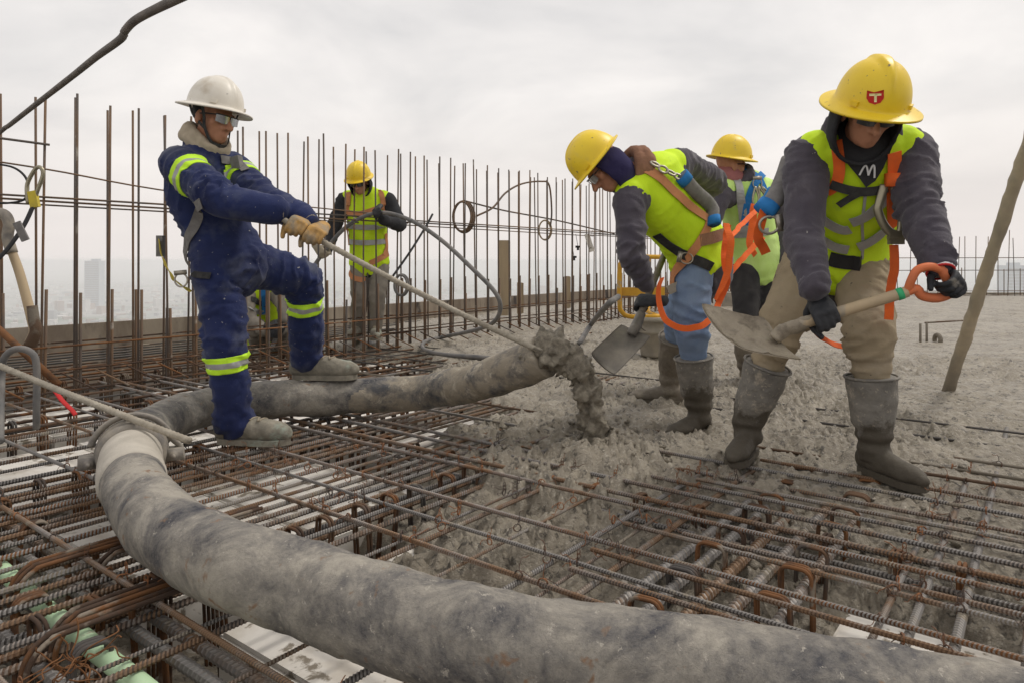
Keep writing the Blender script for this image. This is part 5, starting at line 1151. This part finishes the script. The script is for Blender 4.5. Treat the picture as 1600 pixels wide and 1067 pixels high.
# ---- the shoveller in front
S0, S1 = P(1232, 512, 2.56), P(1418, 456, 2.45); sd6 = nrm(S1-S0)
J = dict(pel=P(1306, 408, 3.06), wai=P(1322, 362, 2.99), che=P(1338, 300, 2.86), nk=P(1346, 218, 2.74), s1=P(1262, 244, 2.80), s2=P(1424, 236, 2.72), e1=P(1256, 362, 2.70), e2=P(1436, 332, 2.60), w1=P(1272, 446, 2.54), w2=P(1462, 404, 2.47),
         h1=P(1266, 408, 3.10), h2=P(1346, 414, 3.02), k1=P(1224, 500, 2.95), k2=P(1358, 522, 2.80), a1=P(1168, 660, 3.06), a2=P(1366, 688, 2.80), hd=P(1356, 176, 2.58), face=(-.10, -.80, -.62), up=(.04, -.50, .88))
gl = S0+sd6*.13; D0, D1 = P(1474, 428, 2.42), P(1492, 460, 2.44)
w = person(J, 'man in lime vest and yellow hard hat lifting a shovel of wet concrete', J['a2']*V3(1, 1, 0), m_purple, m_khaki, vest=m_hivis, voxel=.0095, jname='hooded_sweatshirt', legend=(.54, .54), wr=(.013, .015), arm=(.072, .060, .044), leg=(.104, .084, .048), vest_low=.02)
pr = w['pr']
hand(pr, gl, -sd6, (.25, .55, -.8), J['e1'], .020, m_glove, 1.08); wr2, _ = hand(pr, (D0+D1)/2, nrm(D0-D1), (-.3, .4, -.9), J['e2'], .014, m_glove, 1.05)
for k in ('1', '2'):
    d = tod(J['e'+k], J['w'+k]); mb = MB(); mb.tube([J['w'+k]-d*.02, J['w'+k]+d*.005, J['w'+k]+d*.035], [.052, .055, .045], 18); build('cuff', mb, m_purple, pr)
mb = MB(); d = tod(J['e2'], J['w2']); c_ = J['w2']+d*.045; s_ = nrm(np.cross(d, V3(0, 1, 0))); u_ = np.cross(d, s_)
for k, mt in enumerate((m_green, m_white, m_redstr)):
    mb = MB(); mb.tube([c_+d*.007*k+(s_*math.cos(a)+u_*math.sin(a))*.043 for a in np.linspace(0, 6.2832, 22, endpoint=False)], .0045, 6, closed=True); build('bracelet', mb, mt, pr)
foot_boot(pr, J['a1'], (-.55, -.85), J['a1'][2]-.14, 'rubber', J['k1'], m_rubb, .275); foot_boot(pr, J['a2'], (.30, -.95), J['a2'][2]-.135, 'rubber', J['k2'], m_rubb, .255)
ho, rt, hb = helmet(pr, w['L'](0, .004, .038), J['face'], J['up'], m_yhel, 1.05, .046, crest=True)
glasses(pr, w['L'], w['rt'], w['fw'], w['up'], 1, m_lens)
hood(pr, w['L'], m_dark, 'hood_lining', op=.045, r=(.118, .128, .150), zc=-.045, seed=3)
neck_wrap(pr, J, .112, .044, m_purple, 'hood', n=2, fwd_drop=.05, seed=2)
# printed shield on the hard hat
shield = [(1355, 142), (1366, 145), (1381, 141), (1381, 154), (1376, 161), (1367, 164), (1358, 161), (1354, 154)]
def hpatch(name, poly, mat, off): return patch(name, poly, [hb], mat, pr, off=off, grid=5, near=2.5, th=.0006)
hpatch('shield_print', shield, m_red, .0012); hpatch('shield_print', [(1358.5, 147), (1377, 146.5), (1377, 150), (1370, 150.3), (1370, 160), (1366, 160.3), (1366, 150.5), (1358.5, 150.8)], m_cream, .0022)
AL_ = [w['bv']]
# sweatshirt showing in the open neck of the vest, with its white print
nk_ = patch('sweatshirt_front', [(1306, 196), (1350, 190), (1400, 196), (1394, 225), (1378, 262), (1366, 282), (1352, 292), (1338, 272), (1320, 250)], AL_, m_dark, pr, off=.008)
for pts in ([(1342, 272), (1350, 254), (1353, 256), (1355, 272)], [(1355, 272), (1362, 252), (1365, 256), (1364, 276)]): strap('print_stroke', pts, AL_, .006, m_white, pr, near=2.7, lift=.015, n=3)
strap('zip', [(1352, 294), (1350, 320), (1346, 345), (1348, 375), (1346, 405)], AL_, .010, m_silver, pr, near=2.8, lift=.004)
strap('reflective_band', [(1284, 338), (1300, 350), (1318, 358), (1328, 356)], AL_, .042, m_silver, pr, near=2.8, lift=.010); strap('reflective_band', [(1330, 346), (1350, 338), (1370, 322), (1385, 306)], AL_, .042, m_silver, pr, near=2.8, lift=.010)
strap('reflective_band', [(1284, 370), (1305, 384), (1325, 388)], AL_, .042, m_silver, pr, near=2.8, lift=.010); strap('reflective_band', [(1340, 384), (1362, 374), (1380, 358), (1392, 350)], AL_, .042, m_silver, pr, near=2.8, lift=.010)
strap('harness_strap', [(1308, 222), (1312, 250), (1312, 272), (1306, 290), (1294, 298)], AL_, .042, m_orange, pr, near=2.8, lift=.010)
strap('harness_strap', [(1394, 238), (1394, 265), (1393, 290), (1392, 320), (1394, 352)], AL_, .055, m_orange, pr, near=2.8, lift=.012)
strap('chest_strap', [(1300, 286), (1322, 294), (1345, 298), (1368, 296), (1384, 292)], AL_, .036, m_blackc, pr, near=2.8, lift=.016); strap('chest_strap', [(1340, 300), (1325, 308), (1312, 318)], AL_, .026, m_blackc, pr, near=2.8, lift=.02)
strap('waist_belt', [(1296, 404), (1320, 410), (1345, 410)], w['all'], .06, m_black, pr, near=3, lift=.004)
q = cast(AL_, 1394, 278, 2.8); mb = MB(); mb.box(q[0]+q[1]*.03, .085, .03, .05, [(1, 0, 0), (0, 1, 0), (0, 0, 1)]); build('webbing_roll', mb, m_orange, pr)
# big scaffold hook at his chest
hy = cast(AL_, 1394, 320, 2.8)[0][1]-.06
H = lambda a, b: P(a, b, hy)
mb = MB(); mb.tube(resamp(catmull([H(1382, 290), H(1374, 318), H(1372, 330), H(1380, 350), H(1392, 364), H(1406, 366), H(1410, 345), H(1414, 320), H(1412, 304), H(1404, 296), H(1392, 298)], 6), .006), .010, 10, ry=.017, hint=V3(0, 1, 0)); build('scaffold_hook', mb, m_gold, pr)
mb = MB(); mb.box(H(1400, 372), .055, .022, .05); mb.tube([H(1400, 372)+V3(-.03, 0, 0), H(1400, 372)+V3(.03, 0, 0)], .012, 8); build('hook_swivel', mb, m_gold, pr, smooth=False)
webbing('lanyard', [H(1396, 384), H(1397, 410), H(1394, 440), H(1390, 470), H(1388, 500)], .042, (.3, -1, 0), m_orange, pr)
webbing('lanyard', [P(1388, 495, 2.9), P(1370, 528, 3.0), P(1338, 542, 3.05), P(1310, 540, 3.1), P(1285, 528, 3.1), P(1262, 508, 3.1), P(1246, 488, 3.15)], .035, (0, -.6, .8), m_orange, pr)
mb = MB(); pp = [P(1236, 250, 2.92), P(1226, 280, 2.88), P(1212, 310, 2.84), P(1196, 328, 2.82)]; mb.tube(resamp(catmull(pp, 5), .02), .040, 14, ry=.028, hint=V3(1, 0, .4)); build('shock_pack', mb, m_greyc, pr)
mb = MB(); pp = [P(1204, 318, 2.81), P(1192, 332, 2.80)]; mb.tube(pp, .044, 14, ry=.031, hint=V3(1, 0, .4)); build('pack_end', mb, m_blueweb, pr)
webbing('lanyard', [P(1194, 330, 2.8), P(1188, 352, 2.8), P(1184, 372, 2.82), P(1196, 396, 2.85)], .038, (.2, -1, 0), m_orange, pr, twist=.5)
dring(pr, P(1202, 352, 2.78), V3(-1, 0, -.2), V3(0, -1, 0), .034, m_metal, w_=.006)
sv = shovel('round_shovel', P(1092, 478, 2.66), P(1166, 552, 2.46), P(1252, 567, 2.46), P(1196, 506, 2.66), S0, S1, [m_blade], 'long bladed shovel heaped with wet cement lifted by the man in front', dish=.028, extra=True)
mb = MB(); pp = np.array([S0+(S1-S0)*t for t in np.linspace(0.1, 1, 30)]); mb.tube(pp, np.linspace(.021, .0195, 30), 14); build('shaft', mb, m_wood, sv)
mb = MB(); mb.tube([S1-sd6*.035, S1-sd6*.015], .0215, 14); build('paint_band', mb, m_green, sv)
mb = MB(); E = S1; 
mb.tube(resamp(catmull([E-sd6*.012, E+sd6*.03, P(1440, 462, 2.445), P(1465, 466, 2.44), P(1490, 456, 2.435), P(1494, 446, 2.43)], 5), .006), .0165, 12, bulge=True)
mb.tube(resamp(catmull([E+sd6*.0, P(1424, 438, 2.43), P(1434, 422, 2.42), P(1455, 417, 2.415), P(1474, 424, 2.42)], 5), .006), .0145, 12, bulge=True)
mb.tube(resamp(catmull([P(1470, 420, 2.42), D0, D1, P(1494, 450, 2.435)], 4), .006), .0145, 12, bulge=True); build('d_grip', mb, m_orpl, sv)
